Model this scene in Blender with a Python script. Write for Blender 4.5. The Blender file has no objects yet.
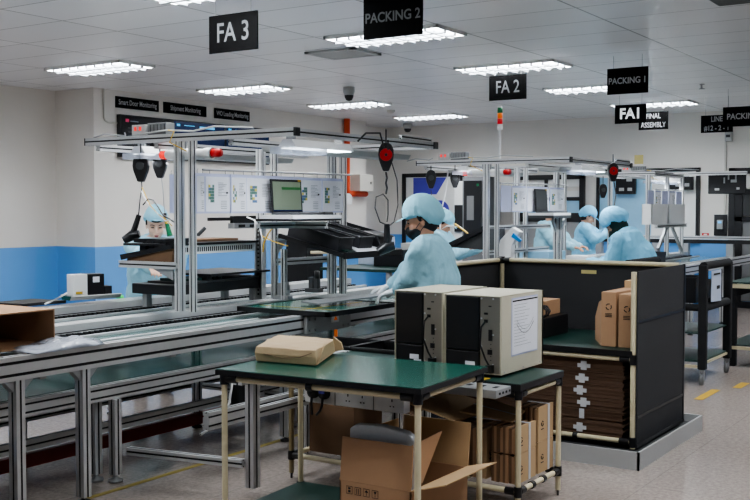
import bpy, bmesh, math, random
from mathutils import Vector, Matrix, noise
random.seed(7)
scene = bpy.context.scene
col = scene.collection
V = Vector
# ------------------------------------------------------------------ materials
def srgb(c):
    return tuple(((x/255)/12.92 if x/255 <= .04045 else ((x/255+.055)/1.055)**2.4) for x in c)
MATS = {}
def mat(name, rgb, rough=.5, metal=0, spec=.5, emit=0, noise_amt=0, noise_scale=20, bump=0, bump_scale=60, alpha=1, trans=0, stretch=None, ecol=None):
    m = bpy.data.materials.new(name); m.use_nodes = True
    nt = m.node_tree; b = nt.nodes['Principled BSDF']
    c = srgb(rgb) + (1,)
    b.inputs['Base Color'].default_value = c
    b.inputs['Roughness'].default_value = rough
    b.inputs['Metallic'].default_value = metal
    b.inputs['Specular IOR Level'].default_value = spec
    if emit:
        b.inputs['Emission Color'].default_value = (srgb(ecol) + (1,)) if ecol else c
        b.inputs['Emission Strength'].default_value = emit
    if alpha < 1: b.inputs['Alpha'].default_value = alpha
    if trans: b.inputs['Transmission Weight'].default_value = trans
    tc = nt.nodes.new('ShaderNodeTexCoord')
    src = tc.outputs['Object']
    if stretch:
        mp = nt.nodes.new('ShaderNodeMapping'); mp.inputs['Scale'].default_value = stretch
        nt.links.new(src, mp.inputs[0]); src = mp.outputs[0]
    n = nt.nodes.new('ShaderNodeTexNoise'); n.inputs['Scale'].default_value = noise_scale; n.inputs['Detail'].default_value = 4
    nt.links.new(src, n.inputs['Vector'])
    mx = nt.nodes.new('ShaderNodeMix'); mx.data_type = 'RGBA'
    a = noise_amt if noise_amt else .04
    mx.inputs[6].default_value = tuple(max(0, x*(1-a)) for x in c[:3]) + (1,)
    mx.inputs[7].default_value = tuple(min(1, x*(1+a)) for x in c[:3]) + (1,)
    nt.links.new(n.outputs['Fac'], mx.inputs[0]); nt.links.new(mx.outputs[2], b.inputs['Base Color'])
    if bump:
        n2 = nt.nodes.new('ShaderNodeTexNoise'); n2.inputs['Scale'].default_value = bump_scale; n2.inputs['Detail'].default_value = 3
        nt.links.new(src, n2.inputs['Vector'])
        bp = nt.nodes.new('ShaderNodeBump'); bp.inputs['Strength'].default_value = bump; bp.inputs['Distance'].default_value = .01 if bump<.5 or bump_scale>30 else .03
        nt.links.new(n2.outputs['Fac'], bp.inputs['Height']); nt.links.new(bp.outputs['Normal'], b.inputs['Normal'])
    MATS[name] = m
    return m
alu = mat('brushed_aluminium', (202,203,204), .36, .35, noise_amt=.06, noise_scale=30, stretch=(1,1,1))
alud = mat('dull_aluminium', (160,162,164), .45, .35)
groove = mat('black_groove', (18,18,20), .6)
blk = mat('black_plastic', (26,26,29), .4)
blks = mat('black_satin_sheet', (30,31,34), .32)
blkm = mat('black_mesh_cloth', (50,51,54), .75, noise_amt=.25, noise_scale=400, bump=.2, bump_scale=500)
blkp = mat('black_foam_padding', (27,29,32), .85)
dgrey = mat('dark_grey_plastic', (58,60,62), .5)
mgrey = mat('mid_grey_plastic', (118,120,122), .5)
lgrey = mat('light_grey_paint', (176,178,178), .5)
white = mat('white_plastic', (225,226,226), .4)
offw = mat('off_white_enamel', (200,198,190), .45)
green = mat('green_laminate', (26,86,74), .18, spec=.6, noise_amt=.08, noise_scale=6)
binm = mat('charcoal_bin_plastic', (44,45,49), .38)
taped = mat('worn_yellow_tape', (150,134,66), .7, noise_amt=.25, noise_scale=30)
greend = mat('dark_green_laminate', (16,54,48), .42)
cream = mat('cream_pipe', (214,204,172), .35)
creamd = mat('dark_cream_pipe', (150,135,100), .45)  # darker, browner cream for two legs of the computer bench
pcbeige = mat('beige_computer_case', (196,192,172), .5, bump=.1, bump_scale=900)
pcmetal = mat('zinc_back_plate', (150,146,138), .4, .6)
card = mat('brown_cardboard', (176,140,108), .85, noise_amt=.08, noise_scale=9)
cardl = mat('pale_cardboard', (192,162,124), .85, noise_amt=.06, noise_scale=9)
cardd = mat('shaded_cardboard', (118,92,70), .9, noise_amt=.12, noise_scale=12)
kraft = mat('kraft_wrapping_paper', (190,166,132), .8, noise_amt=.05, noise_scale=8, bump=.3, bump_scale=30)
foam = mat('grey_foam_sheet', (205,209,213), .55, bump=.2, bump_scale=60)
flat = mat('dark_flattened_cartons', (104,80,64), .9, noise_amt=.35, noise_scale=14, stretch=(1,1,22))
red = mat('red_plastic', (196,24,28), .4)
redglow = mat('red_lamp_cap', (230,40,30), .4, emit=.7)
redbar = mat('red_painted_steel', (122,30,22), .5)
orange = mat('orange_pipe_paint', (206,78,40), .5)
yellow = mat('yellow_tape', (196,160,50), .6)
yel = mat('yellow_cable', (205,170,60), .5)
paper = mat('white_paper', (228,230,238), .7)
sleeve = mat('blue_tinted_sleeve', (196,202,230), .25)
ink = mat('printed_ink', (120,126,134), .8)
inkd = mat('black_ink', (30,30,32), .8)
photo_a = mat('printed_photo_green', (92,128,120), .6); photo_b = mat('printed_photo_yellow', (206,190,90), .6); photo_c = mat('printed_photo_blue', (92,120,160), .6)
gown = mat('pale_blue_gown_cloth', (160,212,230), .8, noise_amt=.05, noise_scale=14, bump=.7, bump_scale=9)
gown_b = mat('sky_blue_gown_cloth', (134,202,234), .8, noise_amt=.05, noise_scale=14, bump=.7, bump_scale=9)
capm = mat('blue_cap_cloth', (156,214,232), .8, noise_amt=.05, noise_scale=20, bump=.4, bump_scale=40)
capb = mat('sky_blue_cap_cloth', (132,200,234), .8, noise_amt=.05, noise_scale=20, bump=.4, bump_scale=40)
skin = mat('skin', (222,180,158), .5); skind = mat('tan_skin', (196,146,120), .5)
lipm = mat('lips', (150,70,70), .5)
hairm = mat('dark_hair', (26,22,22), .6, noise_amt=.3, noise_scale=80)
scarf = mat('dark_green_scarf', (20,44,38), .85)
glovem = mat('white_glove_knit', (222,224,226), .8)
trous = mat('navy_trousers', (34,38,52), .9); shoe = mat('dark_shoe', (30,30,32), .6)
wallw = None
screen = mat('laptop_display', (112,124,106), .35, emit=.08)
scrgrey = mat('display_text', (110,120,104), .4, emit=.15)
scrgreen = mat('display_green_bar', (30,96,44), .4, emit=.1)
tvs = mat('monitor_display', (14,16,24), .15); tvblue = mat('monitor_blue_glow', (20,34,70), .2, emit=.25); tvcy = mat('monitor_cyan_text', (60,150,200), .3, emit=.8)
pink = mat('monitor_pink_text', (150,30,70), .3, emit=.4)
signb = mat('black_sign_board', (4,4,5), .6, spec=.08)
signt = mat('white_sign_letters', (172,174,176), .5)
signt3 = mat('dimmed_sign_letters', (96,98,100), .6, spec=.2); signt4 = mat('half_dimmed_sign_letters', (126,128,130), .6, spec=.2)  # letters dimmed in colour, against strong ceiling light near these signs
signt2 = mat('glowing_sign_letters', (240,242,242), .5, emit=.3)  # plain letters made to glow, in place of light falling on them
orangelite = mat('orange_lens', (232,120,40), .3, emit=.15); greenlite = mat('green_lens', (20,110,70), .3, emit=.05); redlens = mat('red_lens', (200,30,40), .3, emit=.15)
tube_e = mat('lamp_diffuser', (255,255,255), .5, emit=9, ecol=(245,250,255))
led_e = mat('work_lamp_led', (255,255,255), .5, emit=5, ecol=(235,245,255))
louv = mat('louvre_white', (150,154,158), .4, .3)
plastic_bag = mat('clear_plastic_film', (188,194,206), .12, alpha=.75, bump=.6, bump_scale=14)
tape_w = mat('white_tape', (206,208,212), .5)
hpblue = mat('violet_blue_print', (72,70,170), .5)
paleblue = mat('pale_blue_pane', (150,196,224), .35); panew = mat('white_pane', (226,228,226), .3); paneg = mat('grey_pane', (150,152,152), .3)
glass = mat('green_tinted_glass', (150,190,186), .08, alpha=.28, spec=.7)
acry = mat('return_belt_green', (34,74,68), .12, spec=.7)
blue = mat('blue_plastic', (30,130,200), .4); navy = mat('navy_cloth', (52,66,96), .8)
bluetray = mat('blue_box_print', (190,200,220), .4)

# ------------------------------------------------------------------ helpers
class MB:
    def __init__(s): s.v=[]; s.f=[]; s.m=[]; s.mats=[]; s.cur=0; s.sm=[]
    def use(s, m):
        if m not in s.mats: s.mats.append(m)
        s.cur = s.mats.index(m); return s
    def add(s, vs, fs, smooth=False, mi=None):
        o=len(s.v); s.v += [tuple(v) for v in vs]
        for k,f in enumerate(fs):
            s.f.append([i+o for i in f]); s.m.append(s.cur if mi is None else mi[k]); s.sm.append(smooth)
        return s
    def box(s, x0,x1,y0,y1,z0,z1):
        vs=[(x,y,z) for x in(x0,x1) for y in(y0,y1) for z in(z0,z1)]
        return s.add(vs,[(0,1,3,2),(4,6,7,5),(0,4,5,1),(2,3,7,6),(0,2,6,4),(1,5,7,3)])
    def cbox(s, c, sx,sy,sz): return s.box(c[0]-sx/2,c[0]+sx/2,c[1]-sy/2,c[1]+sy/2,c[2]-sz/2,c[2]+sz/2)
    def rbox(s, c, sx,sy,sz, M):
        vs=[V(c)+M@V((x*sx/2,y*sy/2,z*sz/2)) for x in(-1,1) for y in(-1,1) for z in(-1,1)]
        return s.add(vs,[(0,1,3,2),(4,6,7,5),(0,4,5,1),(2,3,7,6),(0,2,6,4),(1,5,7,3)])
    def frame(s,A,B,up=None):
        A=V(A);B=V(B);d=(B-A).normalized()
        up=V(up) if up else (V((0,0,1)) if abs(d.z)<.9 else V((1,0,0)))
        sd=d.cross(up).normalized(); u=sd.cross(d).normalized()
        return A,B,d,sd,u
    def flatbar(s,A,B,w,h,up=None):
        A,B,d,sd,u=s.frame(A,B,up)
        vs=[P+sd*a*w/2+u*b*h/2 for P in(A,B) for a,b in((-1,-1),(1,-1),(1,1),(-1,1))]
        return s.add(vs,[(3,2,1,0),(4,5,6,7),(0,1,5,4),(1,2,6,5),(2,3,7,6),(3,0,4,7)])
    def slot(s,A,B,w,h,nw=1,nh=1,up=None,g=.010,dp=.007,m=None,gm=None):
        m=m or alu; gm=gm or groove
        s.use(gm); gi=s.cur; s.use(m); ai=s.cur
        A,B,d,sd,u=s.frame(A,B,up)
        pts=[];mi=[]
        def side(p0,dirv,inw,L,n):
            pos=p0.copy(); pts.append(tuple(pos))
            for k in range(n):
                c=L*(2*k+1)/(2*n)
                a=p0+dirv*(c-g/2); b=p0+dirv*(c+g/2)
                mi.append(ai); pts.append(tuple(a)); mi.append(gi); pts.append(tuple(a+inw*dp)); mi.append(gi); pts.append(tuple(b+inw*dp)); mi.append(gi); pts.append(tuple(b))
            mi.append(ai)
        from mathutils import Vector as W
        side(W((-w/2,-h/2)),W((1,0)),W((0,1)),w,nw)
        side(W((w/2,-h/2)),W((0,1)),W((-1,0)),h,nh)
        side(W((w/2,h/2)),W((-1,0)),W((0,-1)),w,nw)
        side(W((-w/2,h/2)),W((0,-1)),W((1,0)),h,nh)
        n=len(pts)
        vs=[P+sd*x+u*y for P in(A,B) for x,y in pts]
        fs=[(i,(i+1)%n,n+(i+1)%n,n+i) for i in range(n)]
        fs+= [tuple(range(n))[::-1], tuple(range(n,2*n))]
        return s.add(vs,fs,mi=mi+[ai,ai])
    def tube(s,pts,r,n=10,caps=True,r2=None):
        pts=[V(p) for p in pts]; rs=[]
        N=len(pts)
        if callable(r): rs=[r(i/(N-1)) for i in range(N)]
        else: rs=[r+( (r2-r)*i/(N-1) if r2 is not None else 0) for i in range(N)]
        d0=(pts[1]-pts[0]).normalized(); up=V((0,0,1)) if abs(d0.z)<.9 else V((1,0,0))
        a=d0.cross(up).normalized(); vs=[]
        for i,p in enumerate(pts):
            d=((pts[min(i+1,N-1)]-pts[max(i-1,0)])).normalized()
            a=(a-d*a.dot(d)).normalized(); b=d.cross(a)
            for k in range(n):
                t=2*math.pi*k/n; vs.append(p+(a*math.cos(t)+b*math.sin(t))*rs[i])
        fs=[(i*n+k,i*n+(k+1)%n,(i+1)*n+(k+1)%n,(i+1)*n+k) for i in range(N-1) for k in range(n)]
        s.add(vs,fs,True)
        if caps: s.add([vs[k] for k in range(n)],[tuple(range(n))[::-1]]); s.add(vs[-n:],[tuple(range(n))])
        return s
    def lathe(s,prof,c,axis=(0,0,1),n=20):
        # prof: list of (radius, height) along axis
        ax=V(axis).normalized(); up=V((1,0,0)) if abs(ax.x)<.9 else V((0,1,0))
        a=ax.cross(up).normalized(); b=ax.cross(a); c=V(c); vs=[]
        for r,h in prof:
            for k in range(n):
                t=2*math.pi*k/n; vs.append(c+ax*h+(a*math.cos(t)+b*math.sin(t))*max(r,1e-4))
        fs=[(i*n+k,i*n+(k+1)%n,(i+1)*n+(k+1)%n,(i+1)*n+k) for i in range(len(prof)-1) for k in range(n)]
        return s.add(vs,fs,True)
    def prism(s,poly,axis_from,axis_to):
        # poly: list of 3D points; extruded by vector (axis_to-axis_from)
        e=V(axis_to)-V(axis_from); n=len(poly); P=[V(p) for p in poly]
        vs=P+[p+e for p in P]
        return s.add(vs,[tuple(range(n))[::-1],tuple(range(n,2*n))]+[(i,(i+1)%n,n+(i+1)%n,n+i) for i in range(n)])
    def build_each(s,name,parent=None,bevel=0):
        par=list(range(len(s.v)))
        def fd(i):
            while par[i]!=i: par[i]=par[par[i]]; i=par[i]
            return i
        # join coincident vertices too
        key={}
        for i,v in enumerate(s.v):
            k=(round(v[0],4),round(v[1],4),round(v[2],4))
            if k in key: par[fd(i)]=fd(key[k])
            else: key[k]=i
        for f in s.f:
            a=fd(f[0])
            for i in f[1:]: par[fd(i)]=a
        groups={}
        for k,f in enumerate(s.f): groups.setdefault(fd(f[0]),[]).append(k)
        out=[]
        for g in groups.values():
            m=MB(); m.mats=list(s.mats); mp={}
            for k in g:
                nf=[]
                for i in s.f[k]:
                    if i not in mp: mp[i]=len(m.v); m.v.append(s.v[i])
                    nf.append(mp[i])
                m.f.append(nf); m.m.append(s.m[k]); m.sm.append(s.sm[k])
            out.append(m.build(name,parent,bevel))
        return out
    def quad(s,a,b,c,d): return s.add([a,b,c,d],[(0,1,2,3)])
    def build(s,name,parent=None,bevel=0,struct=False,loc=None,subd=0):
        me=bpy.data.meshes.new(name)
        off=V((0,0,0))
        if parent is not None: off=V(parent.location)
        if loc is not None: off=V(loc)
        me.from_pydata([tuple(V(v)-off) for v in s.v],[],s.f)
        for m in s.mats: me.materials.append(m)
        for p,mi,sm in zip(me.polygons,s.m,s.sm): p.material_index=mi; p.use_smooth=sm
        bm=bmesh.new(); bm.from_mesh(me); bmesh.ops.recalc_face_normals(bm,faces=bm.faces); bm.to_mesh(me); bm.free()
        o=bpy.data.objects.new(name,me); col.objects.link(o)
        if parent is not None: o.parent=parent
        elif loc is not None: o.location=off
        if bevel:
            md=o.modifiers.new('bevel','BEVEL'); md.width=bevel; md.segments=2; md.limit_method='ANGLE'
        if subd:
            md=o.modifiers.new('subd','SUBSURF'); md.levels=subd; md.render_levels=subd
        if struct: o['kind']='structure'
        return o
def tag(o,label,cat,group=None,kind=None):
    o['label']=label; o['category']=cat
    if group: o['group']=group
    if kind: o['kind']=kind
    return o
def thing(name,loc,label,cat,group=None):
    o=bpy.data.objects.new(name,None); o.location=loc; o.empty_display_size=.1; col.objects.link(o)
    return tag(o,label,cat,group)
def sub(b,name,parent_part,bevel=0):
    """a sub-part: child of a part whose own parent is at the thing's base"""
    root=parent_part.parent
    o=b.build(name,None,bevel)
    off=V(root.location) if root else V(parent_part.location)
    for v in o.data.vertices: v.co-=off
    o.parent=parent_part
    return o
def copy_thing(root,delta,label,group=None):
    r=root.copy(); col.objects.link(r); r.location=V(root.location)+V(delta)
    r['label']=label
    if group: r['group']=group
    for ch in list(root.children):
        c=ch.copy(); col.objects.link(c); c.parent=r
        for g in list(ch.children):
            d=g.copy(); col.objects.link(d); d.parent=c
    return r
def text_part(txt,name,parent,origin,xdir,ydir,h,m,align='CENTER',depth=.0015,bold=0.0,xscale=1):
    """lettering as a flat mesh lying in the plane xdir/ydir; origin = centre of the line"""
    cu=bpy.data.curves.new('txt','FONT'); cu.body=txt; cu.size=1; cu.align_x=align; cu.align_y='CENTER'; cu.offset=bold; cu.extrude=0
    ob=bpy.data.objects.new('txt',cu); col.objects.link(ob)
    bpy.context.view_layer.update()
    me=bpy.data.meshes.new_from_object(ob.evaluated_get(bpy.context.evaluated_depsgraph_get()))
    bpy.data.objects.remove(ob); bpy.data.curves.remove(cu)
    X=V(xdir).normalized(); Y=V(ydir).normalized(); Z=X.cross(Y)
    off=V(parent.location) if parent.parent is None else V(parent.parent.location)
    for v in me.vertices: v.co=V(origin)-off+X*v.co.x*h*xscale+Y*v.co.y*h+Z*depth
    me.materials.clear(); me.materials.append(m)
    o=bpy.data.objects.new(name,me); col.objects.link(o); o.parent=parent
    return o
# organic shapes -----------------------------------------------------
def ico(c,radii,M=None,sub_=3):
    bm=bmesh.new(); bmesh.ops.create_icosphere(bm,subdivisions=sub_,radius=1)
    M=M or Matrix.Identity(3); c=V(c)
    vs=[c+M@V((v.co.x*radii[0],v.co.y*radii[1],v.co.z*radii[2])) for v in bm.verts]
    fs=[[v.index for v in f.verts] for f in bm.faces]; bm.free()
    return vs,fs
def capsule(a,b,ra,rb,n=16,flat=1.0,flatdir=None):
    a=V(a);b=V(b);d=(b-a); L=d.length; d=d/L if L>1e-6 else V((0,0,1))
    up=V(flatdir) if flatdir is not None else (V((0,0,1)) if abs(d.z)<.9 else V((1,0,0)))
    u=(up-d*up.dot(d)).normalized(); w=d.cross(u)
    rings=[]
    for k in range(1,6): t=math.pi/2*(k/5)-math.pi/2; rings.append((a+d*ra*math.sin(t),ra*math.cos(t)))
    for k in range(0,5): t=math.pi/2*k/5; rings.append((b+d*rb*math.sin(t),rb*math.cos(t)))
    vs=[a-d*ra]
    for c,r in rings:
        for k in range(n): t=2*math.pi*k/n; vs.append(c+u*math.cos(t)*r*flat+w*math.sin(t)*r)
    vs.append(b+d*rb)
    fs=[(0,1+(k+1)%n,1+k) for k in range(n)]
    for i in range(len(rings)-1):
        o=1+i*n
        fs+=[(o+k,o+(k+1)%n,o+n+(k+1)%n,o+n+k) for k in range(n)]
    e=len(vs)-1; o=1+(len(rings)-1)*n
    fs+=[(o+k,o+(k+1)%n,e) for k in range(n)]
    return vs,fs
def blob(name,prims,m,root,voxel=.007,smooth=5,wrinkle=0,wscale=9,parent=None):
    vs=[];fs=[]
    for pv,pf in prims:
        o=len(vs); vs+= [tuple(v) for v in pv]; fs+=[[i+o for i in f] for f in pf]
    me=bpy.data.meshes.new(name); me.from_pydata(vs,[],fs)
    ob=bpy.data.objects.new(name,me); col.objects.link(ob)
    bm=bmesh.new(); bm.from_mesh(me); bmesh.ops.recalc_face_normals(bm,faces=bm.faces); bm.to_mesh(me); bm.free()
    r=ob.modifiers.new('r','REMESH'); r.mode='VOXEL'; r.voxel_size=voxel
    s=ob.modifiers.new('s','SMOOTH'); s.iterations=smooth; s.factor=.5
    bpy.context.view_layer.update()
    me2=bpy.data.meshes.new_from_object(ob.evaluated_get(bpy.context.evaluated_depsgraph_get()))
    bpy.data.objects.remove(ob); bpy.data.meshes.remove(me)
    if wrinkle:
        ns=[v.normal.copy() for v in me2.vertices]
        for v,nn in zip(me2.vertices,ns):
            p=v.co
            q=V((p.x*wscale,p.y*wscale,p.z*wscale*.55))
            q=q+V((noise.noise(q*.7),noise.noise(q*.7+V((9,0,0))),0))*.8
            t=(1-abs(noise.noise(q))*2.6)
            t2=(1-abs(noise.noise(q*2.1+V((5,2,1))))*2.6)
            v.co=p+nn*wrinkle*(t+.6*t2)
    off=V(root.location)
    for v in me2.vertices: v.co-=off
    for p in me2.polygons: p.use_smooth=True
    me2.materials.clear(); me2.materials.append(m); me2.name=name
    o=bpy.data.objects.new(name,me2); col.objects.link(o); o.parent=parent or root
    return o
# camera model (used to find where a ray of the measured lens meets a real plane)
HC=1.5; FPX=1031.; TH=math.radians(33.2); PH=math.atan(42/FPX)
Fd=V((math.cos(TH),math.sin(TH),0)); Rd=V((math.sin(TH),-math.cos(TH),0))
def at(px,py,x=None,y=None,z=None):
    a=(px-375)/FPX; b=-(py-250)/FPX
    d=Fd*(math.cos(PH)+b*math.sin(PH))+Rd*a+V((0,0,-math.sin(PH)+b*math.cos(PH)))
    t=(z-HC)/d.z if z is not None else (x/d.x if x is not None else y/d.y)
    return V((0,0,HC))+d*t
def xat(px,y): return at(px,200,y=y).x
# ------------------------------------------------------------------ room
CZ=2.97
def wall_material():
    m=bpy.data.materials.new('painted_wall_with_blue_dado'); m.use_nodes=True; nt=m.node_tree; b=nt.nodes['Principled BSDF']
    g=nt.nodes.new('ShaderNodeNewGeometry'); sp=nt.nodes.new('ShaderNodeSeparateXYZ'); nt.links.new(g.outputs['Position'],sp.inputs[0])
    lt=nt.nodes.new('ShaderNodeMath'); lt.operation='LESS_THAN'; lt.inputs[1].default_value=1.02; nt.links.new(sp.outputs['Z'],lt.inputs[0])
    n=nt.nodes.new('ShaderNodeTexNoise'); n.inputs['Scale'].default_value=3; nt.links.new(g.outputs['Position'],n.inputs['Vector'])
    def two(c):
        mx=nt.nodes.new('ShaderNodeMix'); mx.data_type='RGBA'; c=srgb(c)
        mx.inputs[6].default_value=tuple(x*.96 for x in c)+(1,); mx.inputs[7].default_value=tuple(min(1,x*1.03) for x in c)+(1,)
        nt.links.new(n.outputs['Fac'],mx.inputs[0]); return mx
    a=two((222,219,213)); bl=two((98,158,218))
    mx=nt.nodes.new('ShaderNodeMix'); mx.data_type='RGBA'
    nt.links.new(lt.outputs[0],mx.inputs[0]); nt.links.new(a.outputs[2],mx.inputs[6]); nt.links.new(bl.outputs[2],mx.inputs[7])
    nt.links.new(mx.outputs[2],b.inputs['Base Color']); b.inputs['Roughness'].default_value=.6
    return m
wallm=wall_material()
def ceiling_material():
    m=bpy.data.materials.new('ceiling_panels'); m.use_nodes=True; nt=m.node_tree; b=nt.nodes['Principled BSDF']
    g=nt.nodes.new('ShaderNodeNewGeometry'); sp=nt.nodes.new('ShaderNodeSeparateXYZ'); nt.links.new(g.outputs['Position'],sp.inputs[0])
    def line(sock,off,pitch,w):
        a=nt.nodes.new('ShaderNodeMath'); a.operation='SUBTRACT'; a.inputs[1].default_value=off-w/2; nt.links.new(sock,a.inputs[0])
        d=nt.nodes.new('ShaderNodeMath'); d.operation='DIVIDE'; d.inputs[1].default_value=pitch; nt.links.new(a.outputs[0],d.inputs[0])
        f=nt.nodes.new('ShaderNodeMath'); f.operation='FRACT'; nt.links.new(d.outputs[0],f.inputs[0])
        l=nt.nodes.new('ShaderNodeMath'); l.operation='LESS_THAN'; l.inputs[1].default_value=w/pitch; nt.links.new(f.outputs[0],l.inputs[0]); return l
    lx=line(sp.outputs['X'],7.2,.57,.012); ly=line(sp.outputs['Y'],7.72,1.193,.016)
    mxx=nt.nodes.new('ShaderNodeMath'); mxx.operation='MAXIMUM'; nt.links.new(lx.outputs[0],mxx.inputs[0]); nt.links.new(ly.outputs[0],mxx.inputs[1])
    # slight tone change from panel to panel
    sn=nt.nodes.new('ShaderNodeVectorMath'); sn.operation='SNAP'; sn.inputs[1].default_value=(.57,1.193,10)
    ad=nt.nodes.new('ShaderNodeVectorMath'); ad.operation='ADD'; ad.inputs[1].default_value=(-7.2+.57*40,-7.72+1.193*30,0); nt.links.new(g.outputs['Position'],ad.inputs[0]); nt.links.new(ad.outputs[0],sn.inputs[0])
    wn=nt.nodes.new('ShaderNodeTexWhiteNoise'); nt.links.new(sn.outputs[0],wn.inputs['Vector'])
    mp=nt.nodes.new('ShaderNodeMapRange'); mp.inputs[3].default_value=.95; mp.inputs[4].default_value=1.03; nt.links.new(wn.outputs['Value'],mp.inputs[0])
    base=nt.nodes.new('ShaderNodeVectorMath'); base.operation='SCALE'; base.inputs[0].default_value=srgb((222,223,225)); nt.links.new(mp.outputs[0],base.inputs['Scale'])
    mx=nt.nodes.new('ShaderNodeMix'); mx.data_type='RGBA'; mx.inputs[7].default_value=srgb((120,120,120))+(1,)
    nt.links.new(mxx.outputs[0],mx.inputs[0]); nt.links.new(base.outputs[0],mx.inputs[6])
    nt.links.new(mx.outputs[2],b.inputs['Base Color']); b.inputs['Roughness'].default_value=.3; b.inputs['Specular IOR Level'].default_value=.55
    return m
def floor_material():
    m=bpy.data.materials.new('speckled_vinyl_floor'); m.use_nodes=True; nt=m.node_tree; b=nt.nodes['Principled BSDF']
    g=nt.nodes.new('ShaderNodeNewGeometry')
    n=nt.nodes.new('ShaderNodeTexNoise'); n.inputs['Scale'].default_value=38; n.inputs['Detail'].default_value=5; n.inputs['Roughness'].default_value=.75; nt.links.new(g.outputs['Position'],n.inputs['Vector'])
    cr=nt.nodes.new('ShaderNodeValToRGB'); e=cr.color_ramp.elements
    e[0].position=.3; e[0].color=srgb((138,127,121))+(1,); e[1].position=.7; e[1].color=srgb((176,166,159))+(1,)
    nt.links.new(n.outputs['Fac'],cr.inputs[0])
    bt=nt.nodes.new('ShaderNodeTexBrick'); bt.offset=0; bt.inputs['Scale'].default_value=1; bt.inputs['Brick Width'].default_value=.6; bt.inputs['Row Height'].default_value=.6; bt.inputs['Mortar Size'].default_value=.0025
    bt.inputs['Color1'].default_value=(1,1,1,1); bt.inputs['Color2'].default_value=(.95,.95,.95,1); bt.inputs['Mortar'].default_value=(.72,.72,.72,1); nt.links.new(g.outputs['Position'],bt.inputs['Vector'])
    mx=nt.nodes.new('ShaderNodeMix'); mx.data_type='RGBA'; mx.blend_type='MULTIPLY'; mx.inputs[0].default_value=1
    nt.links.new(cr.outputs[0],mx.inputs[6]); nt.links.new(bt.outputs[0],mx.inputs[7]); nt.links.new(mx.outputs[2],b.inputs['Base Color'])
    b.inputs['Roughness'].default_value=.22
    return m
MB().use(floor_material()).box(-4,16,-4,10.5,-.05,0).build('floor',struct=True)
MB().use(ceiling_material()).box(-4,16.1,-4,10.6,CZ,CZ+.05).build('ceiling',struct=True)
MB().use(wallm).box(-4,8.7,10.5,10.6,0,CZ).build('wall_left',struct=True)
MB().use(wallm).box(8.7,14.7,9.8,10.6,0,CZ).build('wall_back',struct=True)
MB().use(wallm).box(14.7,16.1,10.25,10.6,0,CZ).build('wall_recess',struct=True)
MB().use(wallm).box(16,16.1,-4,10.25,0,CZ).build('wall_far',struct=True)
MB().use(wallm).box(-4,16.1,-4.1,-4,0,CZ).build('wall_right',struct=True)
MB().use(wallm).box(-4.1,-4,-4,10.6,0,CZ).build('wall_near',struct=True)
MB().use(offw).box(15.975,16,4.11,4.14,1.1,CZ).build('trim_1',struct=True)
# ------------------------------------------------------------------ ceiling lights
def ceiling_light(x0,y0,label,w=.5,L=1.12,on=True):
    t=thing('ceiling_light',(x0,y0,CZ),label,'light','louvred ceiling lights')
    x1=x0+w; y1=y0+L; z=CZ
    b=MB().use(white)
    for a in((x0,x0+.018,y0,y1),(x1-.018,x1,y0,y1),(x0,x1,y0,y0+.018),(x0,x1,y1-.018,y1)): b.box(*a,z-.03,z-.001)
    b.build('frame',t)
    MB().use(tube_e).box(x0+.02,x1-.02,y0+.02,y1-.02,z-.012,z-.004).build('diffuser',t)
    b=MB().use(louv)
    for k in(1,2): xx=x0+w*k/3; b.box(xx-.018,xx+.018,y0+.02,y1-.02,z-.05,z-.016)
    for k in range(1,9): yy=y0+L*k/9; b.box(x0+.02,x1-.02,yy-.010,yy+.010,z-.05,z-.016)
    b.build('louvre',t)
    li=bpy.data.lights.new('tube_light','AREA'); li.shape='RECTANGLE'; li.size=w-.05; li.size_y=L-.05; li.energy=LE; li.color=(.97,.985,1)
    lo=bpy.data.objects.new('tube_light',li); col.objects.link(lo); lo.parent=t; lo.location=(w/2,L/2,-.0135)
LE=33
LX=[2.64,4.92,7.2,9.5,11.76,14.04]
names={(4.92,4.12):'louvred ceiling light at the top edge above the FA 3 sign',(7.2,7.74):'ceiling light nearest the left wall corner, above the wall monitor',
(7.2,4.12):'ceiling light behind the PACKING 2 sign',(9.5,7.74):'ceiling light above the row of small wall signs, second along the left row',
(9.5,4.12):'ceiling light above the FA 2 sign',(11.76,7.74):'ceiling light just beyond the square ceiling vent and dome camera',
(11.76,4.12):'ceiling light partly hidden behind the PACKING 1 sign',(14.04,7.74):'farthest ceiling light of the left row, near the far room corner',
(14.04,4.12):'farthest ceiling light on the right, just above the FINAL ASSEMBLY sign'}
for x in LX:
    for y in (4.12,7.74):
        ceiling_light(x,y,names.get((x,y),'louvred ceiling light above the near end of the room, out of view'))
for x in (-1.5,2.0): ceiling_light(x,6.2,'louvred ceiling light over the near left of the room, out of view')
for x in LX: ceiling_light(x,.5,'louvred ceiling light over the right-hand part of the room, out of view')
# ceiling vent
t=thing('ceiling_vent',(7.83,5.36,CZ),'square grey slatted air vent in the ceiling below the PACKING 2 sign','vent')
b=MB().use(lgrey)
for a in((7.83,7.87,5.36,5.92),(8.26,8.3,5.36,5.92),(7.83,8.3,5.36,5.4),(7.83,8.3,5.88,5.92)): b.box(*a,CZ-.02,CZ-.001)
b.build('frame',t)
MB().use(dgrey).box(7.87,8.26,5.4,5.88,CZ-.006,CZ-.002).build('backing',t)
b=MB().use(lgrey)
for k in range(11): x=7.885+k*.035; b.flatbar((x,5.4,CZ-.012),(x,5.88,CZ-.012),.024,.003,up=(.5,0,1))
b.build('louvre',t)
def dome(x,y,r,label,h=.1):
    t=thing('dome_camera',(x,y,CZ),label,'camera')
    MB().use(lgrey).lathe([(0,0),(r,0),(r,-h*.6),(r*.8,-h)],(x,y,CZ-.001)).build('housing',t)
    MB().use(blk).lathe([(r*.8,-h),(r*.75,-h*1.25),(r*.5,-h*1.6),(0,-h*1.7)],(x,y,CZ-.001)).build('dome',t)
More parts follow.
